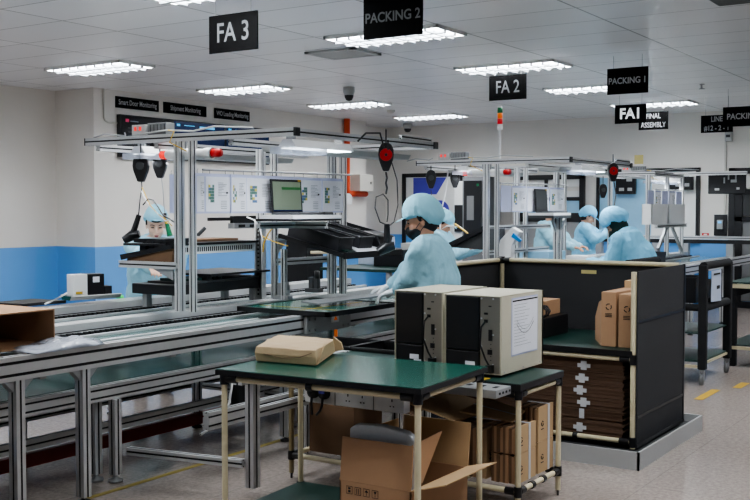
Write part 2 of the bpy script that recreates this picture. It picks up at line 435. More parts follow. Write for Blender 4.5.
p=at(349,87,z=2.97); dome(p.x,p.y,.07,'white ceiling dome camera with dark lens beside the air vent')
p=at(401,124,z=2.97); dome(15.4,p.y-.15,.08,'small white dome camera on the ceiling by the far room corner',.09)
p=at(369,104,z=2.97)
tag(MB().use(alud).lathe([(.03,0),(.03,-.01),(.012,-.012),(.012,-.05),(.035,-.055),(.035,-.06),(0,-.06)],(p.x,p.y,CZ)).build('sprinkler_head',loc=(p.x,p.y,CZ)),'small metal sprinkler head hanging from the ceiling past the dome camera','sprinkler')
p=at(391,110,z=2.97)
tag(MB().use(offw).lathe([(.06,0),(.06,-.03),(.03,-.05),(0,-.05)],(p.x,p.y,CZ)).build('smoke_detector',loc=(p.x,p.y,CZ)),'round white smoke detector on the ceiling between two lights','detector')
p=at(605,86,z=2.97)
tag(MB().use(alud).lathe([(.03,0),(.03,-.01),(.012,-.012),(.012,-.05),(.035,-.055),(.035,-.06),(0,-.06)],at(702,84,z=2.97)).build('sprinkler_head',loc=at(702,84,z=2.97)),'small dark sprinkler head hanging above the LINE sign','sprinkler')
p=at(718,7,z=2.93); tag(MB().use(dgrey).box(p.x-.5,p.x,p.y-.9,p.y,2.93,2.969).build('ceiling_panel',bevel=.03,loc=(p.x,p.y,2.93)),'dark grey rounded panel on the ceiling at the top right corner','panel')
# ------------------------------------------------------------------ hanging signs
def hang_sign(x,y0,y1,z0,z1,lines,label,m=signt,hs=.1,off=0,dy=0,xs=1,lz=None,bold=.02):
    t=thing('hanging_sign',(x,(y0+y1)/2,z0),label,'sign','black signs hanging from the ceiling')
    MB().use(signb).box(x,x+.012,y0,y1,z0,z1).build('board',t)
    b=MB().use(alud)
    for yy in(y0+.06,y1-.06): b.tube([(x+.006,yy,z1-.002),(x+.006,yy,CZ)],.0025,5)
    b.build_each('wire',t)
    yc=(y0+y1)/2+dy; zc=(z0+z1)/2+off
    for i,l in enumerate(lines):
        zz=(lz[i] if lz else zc+(len(lines)-1-2*i)*hs*.62)
        text_part(l,'lettering',t,(x,yc,zz),(0,-1,0),(0,0,1),hs,m,bold=bold,xscale=xs)
    return t
hang_sign(5.56,4.61,5.055,2.6,2.865,['FA 3'],'black hanging sign reading FA 3 at the upper left','',) if 0 else None
hang_sign(5.56,4.61,5.055,2.6,2.865,['FA 3'],'black hanging sign reading FA 3 in the upper left',m=signt3,hs=.19,bold=.01,xs=.85)
t=hang_sign(5.58,3.30,3.74,2.585,2.865,['PACKING 2'],'black hanging sign reading PACKING 2 at the top centre',m=signt4,hs=.088,off=-.01,xs=.93)
hang_sign(9.65,4.48,4.9,2.61,2.865,['FA 2'],'black hanging sign reading FA 2 above the second workstation',m=signt3,hs=.18,bold=.01,xs=.8)
hang_sign(9.68,3.23,3.635,2.6,2.85,['PACKING 1'],'black hanging sign reading PACKING 1 right of the centre',hs=.083,xs=.9)
hang_sign(13.1,4.39,4.81,2.602,2.845,['FA1'],'black hanging sign with bright white letters FA1',m=signt2,hs=.19,bold=.03,xs=.95)
hang_sign(14.3,4.48,4.9,2.6,2.85,['FINAL','ASSEMBLY'],'black hanging sign reading FINAL ASSEMBLY, half behind the FA1 sign',m=signt4,hs=.1,xs=.78)
hang_sign(13.9,3.5,3.914,2.497,2.725,['LINE','#12 - 2 - 1'],'black hanging sign reading LINE #12 - 2 - 1',hs=.095,xs=.8)
hang_sign(13.1,2.98,3.42,2.503,2.745,['PACKING'],'black hanging sign reading PACKING cut by the right photo edge',hs=.1,dy=-.02,xs=.9)
# ------------------------------------------------------------------ back wall (Y=9.8) things
def wall_sign(x0,x1,txt,label):
    t=thing('wall_sign',(x0,9.785,2.755),label,'sign','small black signs on the left wall')
    MB().use(signb).box(x0,x1,9.785,9.799,2.755,2.897).build('board',t)
    text_part(txt,'lettering',t,((x0+x1)/2,9.784,2.826),(1,0,0),(0,0,1),.092,signt,bold=.02,xscale=.74)
wall_sign(9.05,9.79,'Smart Door Monitoring','black wall sign reading Smart Door Monitoring')
wall_sign(9.88,10.7,'Shipment Monitoring','black wall sign reading Shipment Monitoring')
wall_sign(10.87,11.62,'WO Loading Monitoring','black wall sign reading WO Loading Monitoring')
def tv(x0,x1,label,blue_):
    t=thing('wall_monitor',(x0,9.75,2.139),label,'monitor','large screens on the left wall')
    MB().use(blk).box(x0,x1,9.73,9.798,2.14,2.67).build('housing',t,bevel=.005)
    b=MB().use(tvblue if blue_ else tvs).box(x0+.015,x1-.015,9.727,9.731,2.165,2.655)
    if blue_:
        b.use(tvcy).box(x0+.06,x0+.12,9.725,9.728,2.59,2.62).box(x0+.5,x0+.8,9.725,9.728,2.58,2.61).box(x0+.2,x0+.4,9.725,9.728,2.6,2.61)
    else:
        b.use(pink).box(x0+.08,x0+.14,9.725,9.728,2.58,2.62).use(ink).box(x0+.16,x0+.3,9.725,9.728,2.585,2.6)
        for k in range(5): b.use(dgrey).box(x0+.12,x0+.5,9.725,9.728,2.5-k*.05,2.515-k*.05)
        b.box(x0+.06,x0+.3,9.725,9.728,2.2,2.207)
    b.build('display',t)
tv(9.07,9.99,'leftmost wall monitor with dark screen and pink text above the woman',False)
tv(10.0,11.02,'wall monitor with blue screen, second from the left',True)
tv(11.03,12.0,'wall monitor with blue screen, third, mostly behind the overhead beam',True)
tag(MB().use(offw).tube([(8.85,9.785,2.969),(8.85,9.785,2.62),(8.87,9.785,2.58),(8.92,9.785,2.56),(9.06,9.785,2.56)],.012,8).build('wall_conduit',loc=(8.85,9.785,2.56)),'thin white conduit bending towards the leftmost wall monitor','conduit')
tag(MB().use(orange).tube([(14.04,9.74,CZ),(14.04,9.74,1.80),(14.1,9.74,1.74),(14.6,9.74,1.74)],.05,12).build('standpipe',loc=(14.04,9.74,1.56)),'orange painted pipe running down the wall from the ceiling','pipe')
t=thing('junction_box',(14.25,9.6,1.6),'pale grey wall junction box in front of the orange pipe','box')
MB().use(offw).box(14.22,14.62,9.6,9.798,1.78,2.06).build('housing',t,bevel=.008)
MB().use(inkd).box(14.53,14.56,9.595,9.6,1.9,1.94).build('lock',t)
tag(MB().use(white).box(xat(341,9.7),xat(352,9.7),9.7,9.799,1.55,1.74).build('wall_switch_box',bevel=.01,loc=(xat(341,9.7),9.7,1.55)),'white electrical box below the orange pipe, beside the hanging papers','box')
# ------------------------------------------------------------------ far wall (X=16) things
def opening(name,y0,y1,z0,z1,fw,panes,bars,label=None):
    b=MB().use(blk)
    for a in((y0,y0+fw,z0,z1),(y1-fw,y1,z0,z1),(y0,y1,z1-fw,z1),(y0,y1,z0,z0+fw)): b.box(15.93,15.999,*a)
    for a in bars: b.box(15.94,15.995,*a)
    root=b.build(name,struct=True)
    for k,(m,a) in enumerate(panes):
        o=MB().use(m).box(15.96,15.985,*a).build('pane'); o.parent=root
    return root
w=opening('door_1',8.60,9.84,0,2.12,.07,[(panew,(8.66,9.78,1.0,2.06)),(wallm,(8.66,9.78,.06,1.02))],[(9.30,9.36,1.0,1.2)])
pr=thing('poster',(15.94,8.9,1.05),'white poster with violet shapes and round hp emblem on the framed door','poster')
MB().use(panew).box(15.935,15.945,8.66,9.62,1.08,2.05).build('sheet',pr)
b=MB().use(hpblue); x=15.93
b.prism([(x,9.6,2.04),(x,8.92,2.04),(x,9.12,1.74),(x,9.6,1.74)],(0,0,0),(.004,0,0))
b.prism([(x,9.6,1.42),(x,9.35,1.08),(x,9.6,1.08)],(0,0,0),(.004,0,0))
b.build('violet_shape',pr)
b=MB().use(hpblue); c=at(440,211,x=15.925); b.add([c+V((0,.19*math.cos(a),.19*math.sin(a))) for a in [2*math.pi*k/40 for k in range(40)]],[tuple(range(40))]); b.build('emblem_disc',pr)
text_part('hp','lettering',pr,(15.915,c.y,c.z+.02),(0,-1,0),(.0,.12,1),.3,signt2,bold=.01)
# machine cabinets before the door
t=thing('equipment_cabinet',(15.2,7.8,0),'tall grey equipment cabinet with black door and green lamp near the poster','cabinet')
MB().use(mgrey).box(15.15,15.7,7.78,8.18,0,2.02).build('housing',t,bevel=.01)
MB().use(blks).box(15.13,15.15,7.82,8.14,.9,1.95).build('door',t)
MB().use(mgrey).box(15.12,15.13,7.95,8.08,1.3,1.7).build('panel',t)
MB().use(greenlite).box(15.12,15.13,7.86,7.9,1.86,1.9).build_each('indicator_lamp',t)
t=thing('equipment_cabinet',(14.9,8.9,0),'second grey and black cabinet just left of the one with the green lamp','cabinet')
MB().use(panew).box(15.3,15.6,8.20,8.42,0,1.95).build('housing',t,bevel=.01)
MB().use(blks).box(15.28,15.3,8.22,8.40,1.1,1.55).build('door',t)
opening('door_2',6.36,7.62,0,2.05,.08,[(panew,(6.45,7.0,1.85,1.98)),(panew,(6.45,7.0,1.66,1.78)),(paleblue,(6.45,7.5,1.4,1.62)),(paneg,(6.45,7.5,.1,1.3)),(panew,(7.05,7.5,1.66,1.98))],[(6.4,7.6,1.62,1.68),(6.4,7.6,1.27,1.42),(7.0,7.06,0,2.0)])
opening('window_1',4.5,6.15,.98,2.12,.05,[(paleblue,(5.25,6.1,1.03,2.07)),(panew,(4.55,5.25,1.03,2.07))],[])
def switchboard(y0,y1,z0,z1,label):
    t=thing('switchboard',(15.9,y0,z0),label,'panel')
    MB().use(blk).box(15.86,15.925,y0,y1,z0,z1).build('housing',t,bevel=.005)
    MB().use(lgrey).box(15.85,15.86,y0+.05,y0+.14,z0+.2,z0+.26).box(15.85,15.86,y0+.18,y0+.26,z0+.05,z0+.1).box(15.85,15.86,y0+.05,y0+.12,z0+.05,z0+.1).build_each('switch',t)
switchboard(5.48,5.8,1.72,2.05,'black panel with small white switches before the blue window pane')
switchboard(4.58,5.0,1.78,1.98,'small black panel on the upper right of the far window')
opening('door_3',2.4,4.06,0,2.1,.09,[(panew,(2.5,3.86,1.8,1.98)),(dgrey,(2.5,3.86,1.38,1.7)),(mgrey,(2.5,3.86,.1,1.3))],[(2.4,4.0,1.7,1.78),(2.4,4.0,1.3,1.37),(3.86,3.98,0,2.1)])
t=thing('card_reader',(15.98,4.1,1.07),'black wall board with grey card reader and small blue screen','reader')
MB().use(blk).box(15.97,15.999,4.09,4.28,1.08,1.4).build('board',t)
MB().use(alud).box(15.93,15.97,4.14,4.23,1.18,1.32).build('reader',t,bevel=.006)
MB().use(tvcy).box(15.925,15.93,4.16,4.21,1.27,1.3).build('display',t)
t=thing('wall_lamp',(15.95,4.05,2.5),'pale grey emergency light unit on the far wall by the LINE sign','lamp')
MB().use(lgrey).box(15.9,15.999,4.02,4.12,2.5,2.68).build('housing',t,bevel=.01); MB().use(dgrey).box(15.89,15.9,4.04,4.1,2.56,2.6).build('lens',t)
# hanging monitor on the right with its rail
t=thing('hanging_monitor',(15.0,3.6,1.7),'black monitor seen from behind hanging from an overhead rail on the right','monitor')
MB().use(blk).box(14.95,15.0,3.58,4.1,1.7,1.98).build('housing',t,bevel=.01)
MB().use(lgrey).box(14.94,14.95,3.7,3.78,1.86,1.9).box(14.94,14.95,3.66,3.7,1.76,1.79).box(14.94,14.95,3.94,4.0,1.75,1.78).box(14.94,14.95,3.86,3.88,1.85,1.93).build_each('connector',t)
b=MB(); b.slot((14.9,4.72,1.99),(14.9,3.55,1.99),.05,.05,m=alu); tag(b.build('overhead_rail',loc=(14.9,4.1,1.99)),'aluminium overhead rail holding the hanging monitor on the right','rail')
MB().use(alud).box(14.935,14.945,3.7,3.72,1.9,1.975).box(14.935,14.945,3.8,3.82,1.9,1.975).build_each('hanger',t)
# ------------------------------------------------------------------ conveyors
def chain(b,x0,x1,y,z,p=.042):
    b.use(dgrey).box(x0,x1,y-.006,y+.006,z-.012,z-.002)
    b.use(blk); x=x0
    while x<x1: b.box(x,x+p*.6,y-.011,y+.011,z-.004,z+.012); x+=p
def conveyor(X0,X1,y_front,y_mid,y_back,z,label,legs,low=True,full=True):
    t=thing('conveyor',(X0,y_front,0),label,'conveyor','aluminium conveyor lines')
    def rail(y,zt,h=.115,w=.06):
        b=MB(); b.slot((X0,y+w/2,zt-h/2),(X1,y+w/2,zt-h/2),w,h,nw=1,nh=2,g=.014,dp=.009); return b
    rail(y_front,z).build('front_rail',t)
    b=MB(); b.slot((X0,y_mid+.06,z-.03),(X1,y_mid+.06,z-.03),.13,.09,nw=2,nh=1,g=.006); b.build('middle_rail',t)
    b=MB(); b.slot((X0,y_back+.08,z-.03),(X1,y_back+.08,z-.03),.2,.1,nw=3,nh=1,g=.006); b.build('rear_rail',t)
    b=MB(); b.use(alud)
    for y in(y_front+.075,y_mid-.04,y_mid+.16,y_back-.06): b.box(X0,X1,y-.018,y+.018,z-.085,z-.055)
    b.build('chain_guide',t)
    b=MB()
    for y in(y_front+.08,y_mid-.045,y_back-.065): chain(b,X0,X1,y,z-.045)
    b.build('roller_chain',t)
    # glossy conveyor bed between rails
    b=MB().use(glass).box(X0,X1,y_front+.1,y_mid-.07,z-.055,z-.05).box(X0,X1,y_mid+.19,y_back-.09,z-.055,z-.05); b.build('bed_sheet',t)
    b=MB().use(alu)
    for yy in (y_front+.22,y_front+.34,y_mid-.18,y_mid+.32,y_back-.2): b.box(X0,X1,yy,yy+.03,z-.05,z-.035)
    b.build('slide_strip',t)
    if full:
        b=MB().use(alud)
        x=X0+.3
        while x<X1: b.box(x,x+.04,y_front+.06,y_back,z-.14,z-.1); x+=.9
        b.build('cross_member',t)
    for (x,y,zt,w,d) in legs:
        b=MB(); b.slot((x,y,.03),(x,y,zt),w,d,nw=1,nh=2 if d>.06 else 1); b.use(alud)
        # gussets
        for s_ in(-1,1): b.prism([(x+s_*w/2,y-.02,zt),(x+s_*(w/2+.055),y-.02,zt),(x+s_*w/2,y-.02,zt-.055)],(0,0,0),(0,.04,0))
        b.build('leg',t)
        MB().use(blk).lathe([(0,0),(.035,0),(.035,.012),(.012,.02),(.012,.035)],(x,y,0)).build('levelling_foot',t)
    return t
zc=.8
legs=[(3.14,4.09,.685,.06,.05),(3.54,4.09,.685,.06,.05),(5.2,4.09,.685,.06,.05),(6.6,4.09,.685,.06,.05),(7.9,4.09,.685,.06,.05),
      (3.14,4.86,.7,.05,.05),(5.2,4.86,.7,.05,.05),(6.8,4.86,.7,.05,.05),(3.3,5.7,.7,.05,.05),(5.2,5.7,.7,.05,.05),(7.0,5.7,.7,.05,.05)]
conv=conveyor(1.2,8.2,4.06,4.81,5.66,zc,'long aluminium conveyor line on legs crossing from the left edge behind the green table',legs)
# lower return conveyor
t=thing('return_conveyor',(1.2,4.3,0),'low return conveyor with dark green bed beneath the main conveyor line','conveyor')
for y,nm in((4.28,'front_rail'),(5.3,'rear_rail')):
    b=MB(); b.slot((1.2,y,.50),(8.2,y,.50),.05,.085,nw=1,nh=2); b.build(nm,t)
MB().use(acry).box(1.2,8.2,4.31,5.28,.535,.545).build('belt',t)
for x,y in((3.91,4.26),(3.86,4.36),(5.6,4.28),(7.2,4.28),(2.3,4.28),(4.1,5.3),(6.0,5.3)):
    b=MB(); b.slot((x,y,.04),(x,y,.457),.05,.05); b.build('leg',t)
    MB().use(alud).lathe([(0,0),(.04,0),(.04,.014),(.012,.022),(.012,.045)],(x,y,0)).build('levelling_foot',t)
b=MB()
for x in(2.3,5.6,7.2): b.slot((x,4.3,.2),(x,5.3,.2),.04,.04)
b.slot((2.3,4.6,.22),(7.9,4.6,.22),.04,.06); b.slot((2.3,5.28,.2),(7.9,5.28,.2),.04,.04)
b.build('stretcher',t)
# lower aluminium frame jutting toward the camera by the green table
t=thing('side_bench_frame',(4.02,3.5,0),'low aluminium frame leg and stretcher behind the green table leg','frame')
b=MB(); b.slot((4.12,3.46,.04),(4.12,3.46,.66),.055,.055); b.build('leg',t)
b=MB(); b.slot((4.95,3.46,.04),(4.95,3.46,.66),.055,.055); b.build('leg',t)
b=MB(); b.slot((4.08,3.49,.17),(3.95,4.2,.17),.04,.04); b.build('stretcher',t)
b=MB(); b.slot((4.15,3.46,.43),(4.92,3.46,.43),.04,.05); b.build('stretcher',t)
b=MB(); b.slot((4.0,3.46,.63),(4.9,3.46,.63),.06,.07); b.build('top_rail',t)
b=MB(); b.slot((4.3,3.95,.3),(5.3,3.95,.3),.05,.1,nh=2); b.build('lower_rail',t)
tag(MB().use(redbar).box(1.2,6.6,4.78,4.82,.04,.115).build('floor_barrier',loc=(1.2,4.78,.04)),'red painted steel barrier bar running low beneath the conveyor','barrier')
for k,(a,c) in enumerate([((2.0,4.14),(5.6,4.1))]):
    tag(MB().use(taped).box(2.0,5.6,4.11,4.15,0.0005,.002).build('floor_tape',loc=(2,4.11,0)),'long yellow floor tape line under the conveyor','tape')
# chargers / boxes hanging under the conveyor
t=thing('power_adapter',(4.9,4.3,.3),'black power adapter box hanging beneath the conveyor rail','adapter')
MB().use(blk).box(4.86,4.98,4.2,4.26,.22,.42).build('housing',t,bevel=.01)
MB().use(white).tube([(4.84,4.22,.45),(4.78,4.2,.3),(4.66,4.18,.2),(4.5,4.18,.16)],.008,8).build('cable',t)
# ------------------------------------------------------------------ workstation
def workstation(x0,label,ya=3.77,yb=5.58,Ln=1.66,trays=True,docy=4.53):
    yc=(ya+yb)/2
    t=thing('workstation_frame',(x0,yc,.83),label,'workstation','overhead workstation frames on the conveyors')
    zb=.83 if trays else .855; zt=1.93; x1=x0+1.0; x2=x0+Ln
    def post(x,y,w=.045,d=.045,z1=zt,z0=zb,nw=1,nh=1):
        b=MB(); b.slot((x,y,z0),(x,y,z1),w,d,nw,nh,g=.008,dp=.005); b.build('post',t)
    post(x0,yc+.045,.045,.055,nh=1); post(x0,yc-.07,.036,.036)
    post(x1,yc+.19,.045,.06); post(x1+.07,yc+.12,.04,.04)
    post(x2,yc+.02,.045,.07,nh=2); post(x2+.05,yc-.05,.045,.045)
    for x in (x0,x2):
        b=MB(); b.slot((x,ya,1.955),(x,yb,1.955),.045,.05,1,1); b.use(blk).box(x-.024,x+.024,ya-.015,ya,1.93,1.98).box(x-.024,x+.024,yb,yb+.01,1.93,1.98); b.build('cross_beam',t)
    for y in(ya+.03,yc-.38,yc+.27,yb-.08):
        b=MB(); zz=1.955 if y==ya+.03 else 1.915
        b.slot((x0+.02,y,zz),(x2,y,zz),.045,.045); b.build('long_beam',t)
    b=MB(); b.slot((x0+1.15,ya-.02,1.99),(x2-.1,ya-.02,1.985),.03,.03); b.build('cable_rail',t)
    for s_ in(-1,1):
        b=MB().use(lgrey); y=yc+s_*.55*(yb-ya)/1.81
        b.prism([(x0+.25,y-.12,1.895),(x0+.25,y+.12,1.895),(x0+.25,y+.1,1.86),(x0+.25,y-.1,1.86)],(0,0,0),(Ln-.2,0,0)); b.build('light_trough',t)
    MB().use(alud).tube([(x0+.02,docy+.005,1.745),(x2+.03,docy+.005,1.755)],.007,8).build('document_rail',t)
    MB().use(alud).tube([(x0+.0,docy+.3,1.60),(x0,docy-.0,1.745)],.004,6).build('rail_brace',t) if 0 else None
    sx0,sx1=x0+.5,x0+1.05
    if trays:
        MB().use(white).box(sx0-.01,sx1,yc-.5,yc-.22,1.427,1.452).use(blk).box(sx0-.03,sx1-.01,yc-.5,yc-.2,1.412,1.4265).build('laptop_shelf',t)
        b=MB(); b.slot((sx0,yc-.2,1.38),(sx1,yc-.2,1.38),.04,.045); b.slot((x0+.9,yc-.48,1.38),(x0+.9,yc+.1,1.38),.03,.045); b.build('shelf_bracket',t)
        b=MB().use(alu).box(x1-.03,x1-.005,yc+.16,yc+.23,zb,1.42).use(groove)
        z=.86
        while z<1.4: b.box(x1-.032,x1-.029,yc+.185,yc+.2,z,z+.014); z+=.03
        b.build('perforated_upright',t)
        b=MB().use(white).box(x0+.05,x1-.03,yc+.22,yc+.25,1.185,1.245).use(blk).box(x0+.03,x1-.03,yc+.2,yc+.6,1.246,1.262).use(groove)
        x=x0+.08
        while x<x1-.06: b.box(x,x+.01,yc+.217,yc+.221,1.2,1.232); x+=.021
        b.build('perforated_deck',t)
        b=MB(); b.slot((x0-.03,yc+.04,1.125),(x0-.03,yc+.56,1.125),.04,.045); b.use(alud).prism([(x0-.03,yc+.08,1.1),(x0-.03,yc+.08,1.03),(x0-.03,yc+.26,1.1)],(0,0,0),(.01,0,0)); b.build('side_shelf_rail',t)
        b=MB(); b.slot((x0+1.07,yc+.12,1.28),(x2,yc+.06,1.28),.035,.035); b.slot((x0+1.07,yc+.12,1.1),(x2,yc+.06,1.1),.035,.05)
        b.use(alud).prism([(x0+1.09,yc+.1,1.26),(x0+1.09,yc+.1,1.16),(x0+1.2,yc+.1,1.26)],(0,0,0),(0,.02,0)); b.build('side_stretcher',t)
        b=MB(); b.slot((x0+1.03,yc-.0,zb),(x0+1.03,yc-.0,1.2),.035,.035); b.build('tray_support',t)
        b=MB().use(blks)
        tx0,tx1,ty0,ty1=TR
        A=[V((tx0,ty1,1.30)),V((tx0,ty0,1.165)),V((tx1,ty0,1.165)),V((tx1,ty1,1.30))]
        b.prism([tuple(a) for a in A],(0,0,0),(0,0,-.012)); b.use(blk)
        b.flatbar(A[1],A[2],.02,.045); b.flatbar(A[0],A[1],.02,.03); b.flatbar(A[3],A[2],.02,.03)
        b.build('operator_tray',t)
    else:
        qa,qb=xat(531,4.45),xat(571,4.2)
        MB().use(white).box(qa,qb,docy-.3,docy-.02,1.425,1.45).use(dgrey).box(qa,qb,docy-.3,docy-.02,1.395,1.4245).build('laptop_shelf',t)
        b=MB(); b.slot((x0+.1,yc+.1,1.3),(x2,yc+.1,1.3),.04,.045); b.slot((x0+.1,yc+.12,1.05),(x2,yc+.12,1.05),.04,.045); b.build('side_stretcher',t)
        b=MB(); b.slot((qa+.3,docy-.2,zb),(qa+.3,docy-.2,1.395),.04,.04); b.build('shelf_leg',t)
        b=MB(); b.slot((qb-.05,docy-.2,zb),(qb-.05,docy-.2,1.395),.04,.04); b.build('shelf_leg',t)
        b=MB().use(alud).flatbar((qa+.3,docy-.2,1.15),(qa+.5,docy-.2,1.38),.02,.04).flatbar((qb-.05,docy-.2,1.15),(qb-.25,docy-.2,1.38),.02,.04); b.build_each('diagonal_brace',t)
    return t
TR=(xat(279,4.70)-.0,xat(401,4.12),4.12,4.70)
ws1=workstation(4.9,'nearest aluminium overhead workstation frame standing on the conveyor at left')
ws2=workstation(9.1,'second aluminium overhead workstation frame, behind the worker in the black mask',ya=3.77,yb=5.43,trays=False,docy=4.5)
def small_frame(label):
    X0,X1,Y0,Y1=13.4,xat(683,4.36),4.36,5.26
    t=thing('workstation_frame',(X0,4.5,.855),label,'workstation','overhead workstation frames on the conveyors')
    for px in(648,667,684):
        x=min(X1,xat(px,4.38)) ; b=MB(); b.slot((x,4.38,.855),(x,4.38,1.93),.05,.05,g=.008); b.build('post',t)
    b=MB(); b.slot((X0+.6,5.2,.855),(X0+.6,5.2,1.93),.05,.05); b.build('post',t)
    for x in(X0,X1): b=MB(); b.slot((x,Y0,1.955),(x,Y1,1.955),.05,.05); b.build('cross_beam',t)
    for y in(Y0+.02,4.8,Y1-.03): b=MB(); b.slot((X0,y,1.95),(X1,y,1.95),.05,.05); b.build('long_beam',t)
    MB().use(lgrey).box(X0+.2,X1,4.55,4.75,1.9,1.92).build('light_trough',t)
    MB().use(alud).tube([(X0+.02,4.365,1.745),(X1,4.365,1.745)],.007,8).build('document_rail',t)
    b=MB(); b.slot((X0,4.34,1.26),(X1+.05,4.34,1.26),.05,.05); b.build('bin_shelf_bar',t)
    b=MB(); b.use(alud).flatbar((X0+.15,4.36,.95),(X0+.5,4.36,1.24),.03,.05).flatbar((X1-.5,4.36,1.24),(X1-.05,4.36,.9),.03,.05); b.build_each('diagonal_brace',t)
    return t
ws3=small_frame('farthest overhead workstation frame, in front of the far window')
# PLC boxes
def plc(x0,label):
    t=thing('control_module',(x0,4.8,1.98),label,'controller','control modules on top of the frames')
    z=1.982
    MB().use(mgrey).box(x0,x0+.08,4.82,4.99,z,z+.075).build('module',t,bevel=.004)
    MB().use(lgrey).box(x0-.005,x0+.07,5.0,5.13,z,z+.068).build('module',t,bevel=.004)
    b=MB().use(groove)
    for k in range(5): b.box(x0-.003,x0,4.83+k*.032,4.833+k*.032,z+.01,z+.065)
    b.build('terminal_row',t)
    MB().use(redglow).box(x0-.008,x0-.004,5.04,5.06,z+.03,z+.055).box(x0-.008,x0-.004,5.085,5.105,z+.03,z+.055).build_each('indicator_lamp',t)
    b=MB().use(lgrey)
    b.tube([(x0,5.0,z+.01),(x0-.02,4.8,z+.02),(x0+.02,4.6,z+.01),(x0,4.4,z+.03),(x0+.02,4.1,z+.01)],.006,6)
    b.use(yel).tube([(x0-.02,4.78,z+.02),(x0-.03,4.72,z+.01),(x0-.04,4.75,z-.06),(x0-.03,4.66,z-.1),(x0-.02,4.62,z-.12)],.004,6)
    b.use(alud).tube([(x0,5.2,z+.02),(x0+.1,5.3,z+.01),(x0,5.4,z+.02),(x0,5.5,z+.0)],.006,6)
    b.use(dgrey).tube([(x0+.04,4.9,z+.0),(x0+.2,4.7,z-.01),(x0+.5,4.6,z-.01),(x0+.9,4.7,z-.01)],.006,6)
    b.build('wire_bundle',t); return t
p1=plc(4.885,'grey control modules with red lamps on top of the nearest frame beam')
p2=copy_thing(p1,(4.2,.05,0),'grey control modules on top of the second frame, above the capped head')
p3=copy_thing(p1,(8.55,-.3,0),'grey control modules on top of the farthest frame')
# cylindrical lamps
def tube_lamp(x0,label):
    t=thing('tube_lamp',(x0,4.68,1.85),label,'lamp','white cylindrical lamps with red end caps')
    MB().use(white).lathe([(.028,-.20),(.036,-.17),(.036,.02),(.03,.05),(.03,.12),(.036,.14),(.036,.2)],(x0,4.68,1.85),axis=(0,-1,0)).build('housing',t)
    MB().use(redglow).lathe([(0,-.255),(.026,-.25),(.028,-.2),(0,-.2)],(x0,4.68,1.85),axis=(0,-1,0)).build('lamp_cap',t)
    MB().use(red).lathe([(0,.2),(.026,.2),(.028,.25),(.022,.27),(0,.27)],(x0,4.68,1.85),axis=(0,-1,0)).build('lamp_cap',t)
    MB().use(alud).box(x0-.01,x0+.01,4.7,4.72,1.86,1.94).box(x0-.01,x0+.01,4.62,4.64,1.86,1.94).build('bracket',t)
    return t
l1=tube_lamp(4.955,'white cylindrical lamp with red caps under the nearest frame beam')
l2=copy_thing(l1,(4.2,0,0),'white cylindrical lamp with red cap under the second frame beam')
# LED work lamps
def led_lamp(x0,y0,label,length=.62):
    t=thing('work_lamp',(x0,y0,1.87),label,'lamp','bright work lamps under the frame beams')
    z=1.87
    b=MB().use(white).prism([(x0,y0-.07,z),(x0,y0+.07,z),(x0,y0+.035,z+.05),(x0,y0-.035,z+.05)],(0,0,0),(length,0,0)); b.build('housing',t)
    MB().use(led_e).box(x0+.02,x0+length-.02,y0-.06,y0+.06,z-.006,z-.001).build('light_strip',t)
    MB().use(alud).box(x0+.03,x0+.05,y0-.03,y0+.03,z+.04,z+.09).box(x0+length-.08,x0+length-.06,y0-.03,y0+.03,z+.04,z+.09).build('bracket',t)
    MB().use(plastic_bag).box(x0-.06,x0+.3,y0-.085,y0+.085,z-.04,z+.0).build('plastic_wrap',t)
    li=bpy.data.lights.new('led_light','AREA'); li.shape='RECTANGLE'; li.size=length-.05; li.size_y=.1; li.energy=5; li.color=(.9,.95,1)
    lo=bpy.data.objects.new('led_light',li); col.objects.link(lo); lo.parent=t; lo.location=(length/2,0,-.05)
    return t
e1=led_lamp(4.98,3.9,'bright white work lamp hanging at the front of the nearest frame')
led_lamp(5.0,5.2,'bright work lamp at the rear of the nearest frame, above the left worker')
copy_thing(e1,(4.1,1.0,0),'bright work lamp at the rear end of the second frame, left of its posts')
e2=copy_thing(e1,(4.6,0,0),'bright work lamp at the front of the second frame')
copy_thing(e1,(8.65,.60,0),'bright work lamp under the farthest frame, nearer end'); copy_thing(e1,(9.3,.60,0),'bright work lamp under the farthest frame, further end')
# tool balancers
def balancer(x,y,z,label,disc=None,facing=-1,s_=.8):
    t=thing('tool_balancer',(x,y,z),label,'balancer','spring tool balancers hanging from the beams')
    # flat teardrop body in the plane facing the camera side (normal -R/F mix)
    n=V((-.84,-.55,0)); a=V((.55,-.84,0)); u=V((0,0,1)); c=V((x,y,z))
    def ring(r,h0,h1,m,name,cz=0,k=28,sy=1.0):
        b=MB().use(m); P=[c+a*r*math.cos(2*math.pi*i/k)+u*(r*sy*math.sin(2*math.pi*i/k)+cz)+n*h0 for i in range(k)]
        b.prism(P,(0,0,0),n*(h1-h0)); return b.build(name,t,bevel=.002)
    poly=[c+a*px*s_+u*pz*s_ for px,pz in((-.02,.1),(-.045,.085),(-.062,.045),(-.066,0),(-.058,-.045),(-.03,-.12),(-.022,-.135),(.022,-.135),(.03,-.12),(.058,-.045),(.066,0),(.062,.045),(.045,.085),(.02,.1))]
    MB().use(blk).prism([p-n*.03 for p in poly],(0,0,0),n*.06).build('housing',t,bevel=.006)
    if disc: ring(.052*s_,.03,.036,disc,'cover_disc'); ring(.01,.036,.04,blk,'hub')
    else: ring(.035*s_,.03,.036,dgrey,'cover_disc')
    b=MB().use(dgrey).tube([c+u*.09*s_,c+u*.15,c+u*(1.93-z if 1.93-z>.16 else .17)],.006,6); b.build('hook',t)
    return t
B1=at(386,155,y=3.72)
balancer(B1.x,B1.y,B1.z,'black tool balancer with red disc hanging left of the masked worker',red)
p=at(141,166,x=5.0); balancer(p.x,p.y,p.z,'black tool balancer above the left worker, the left one of two')
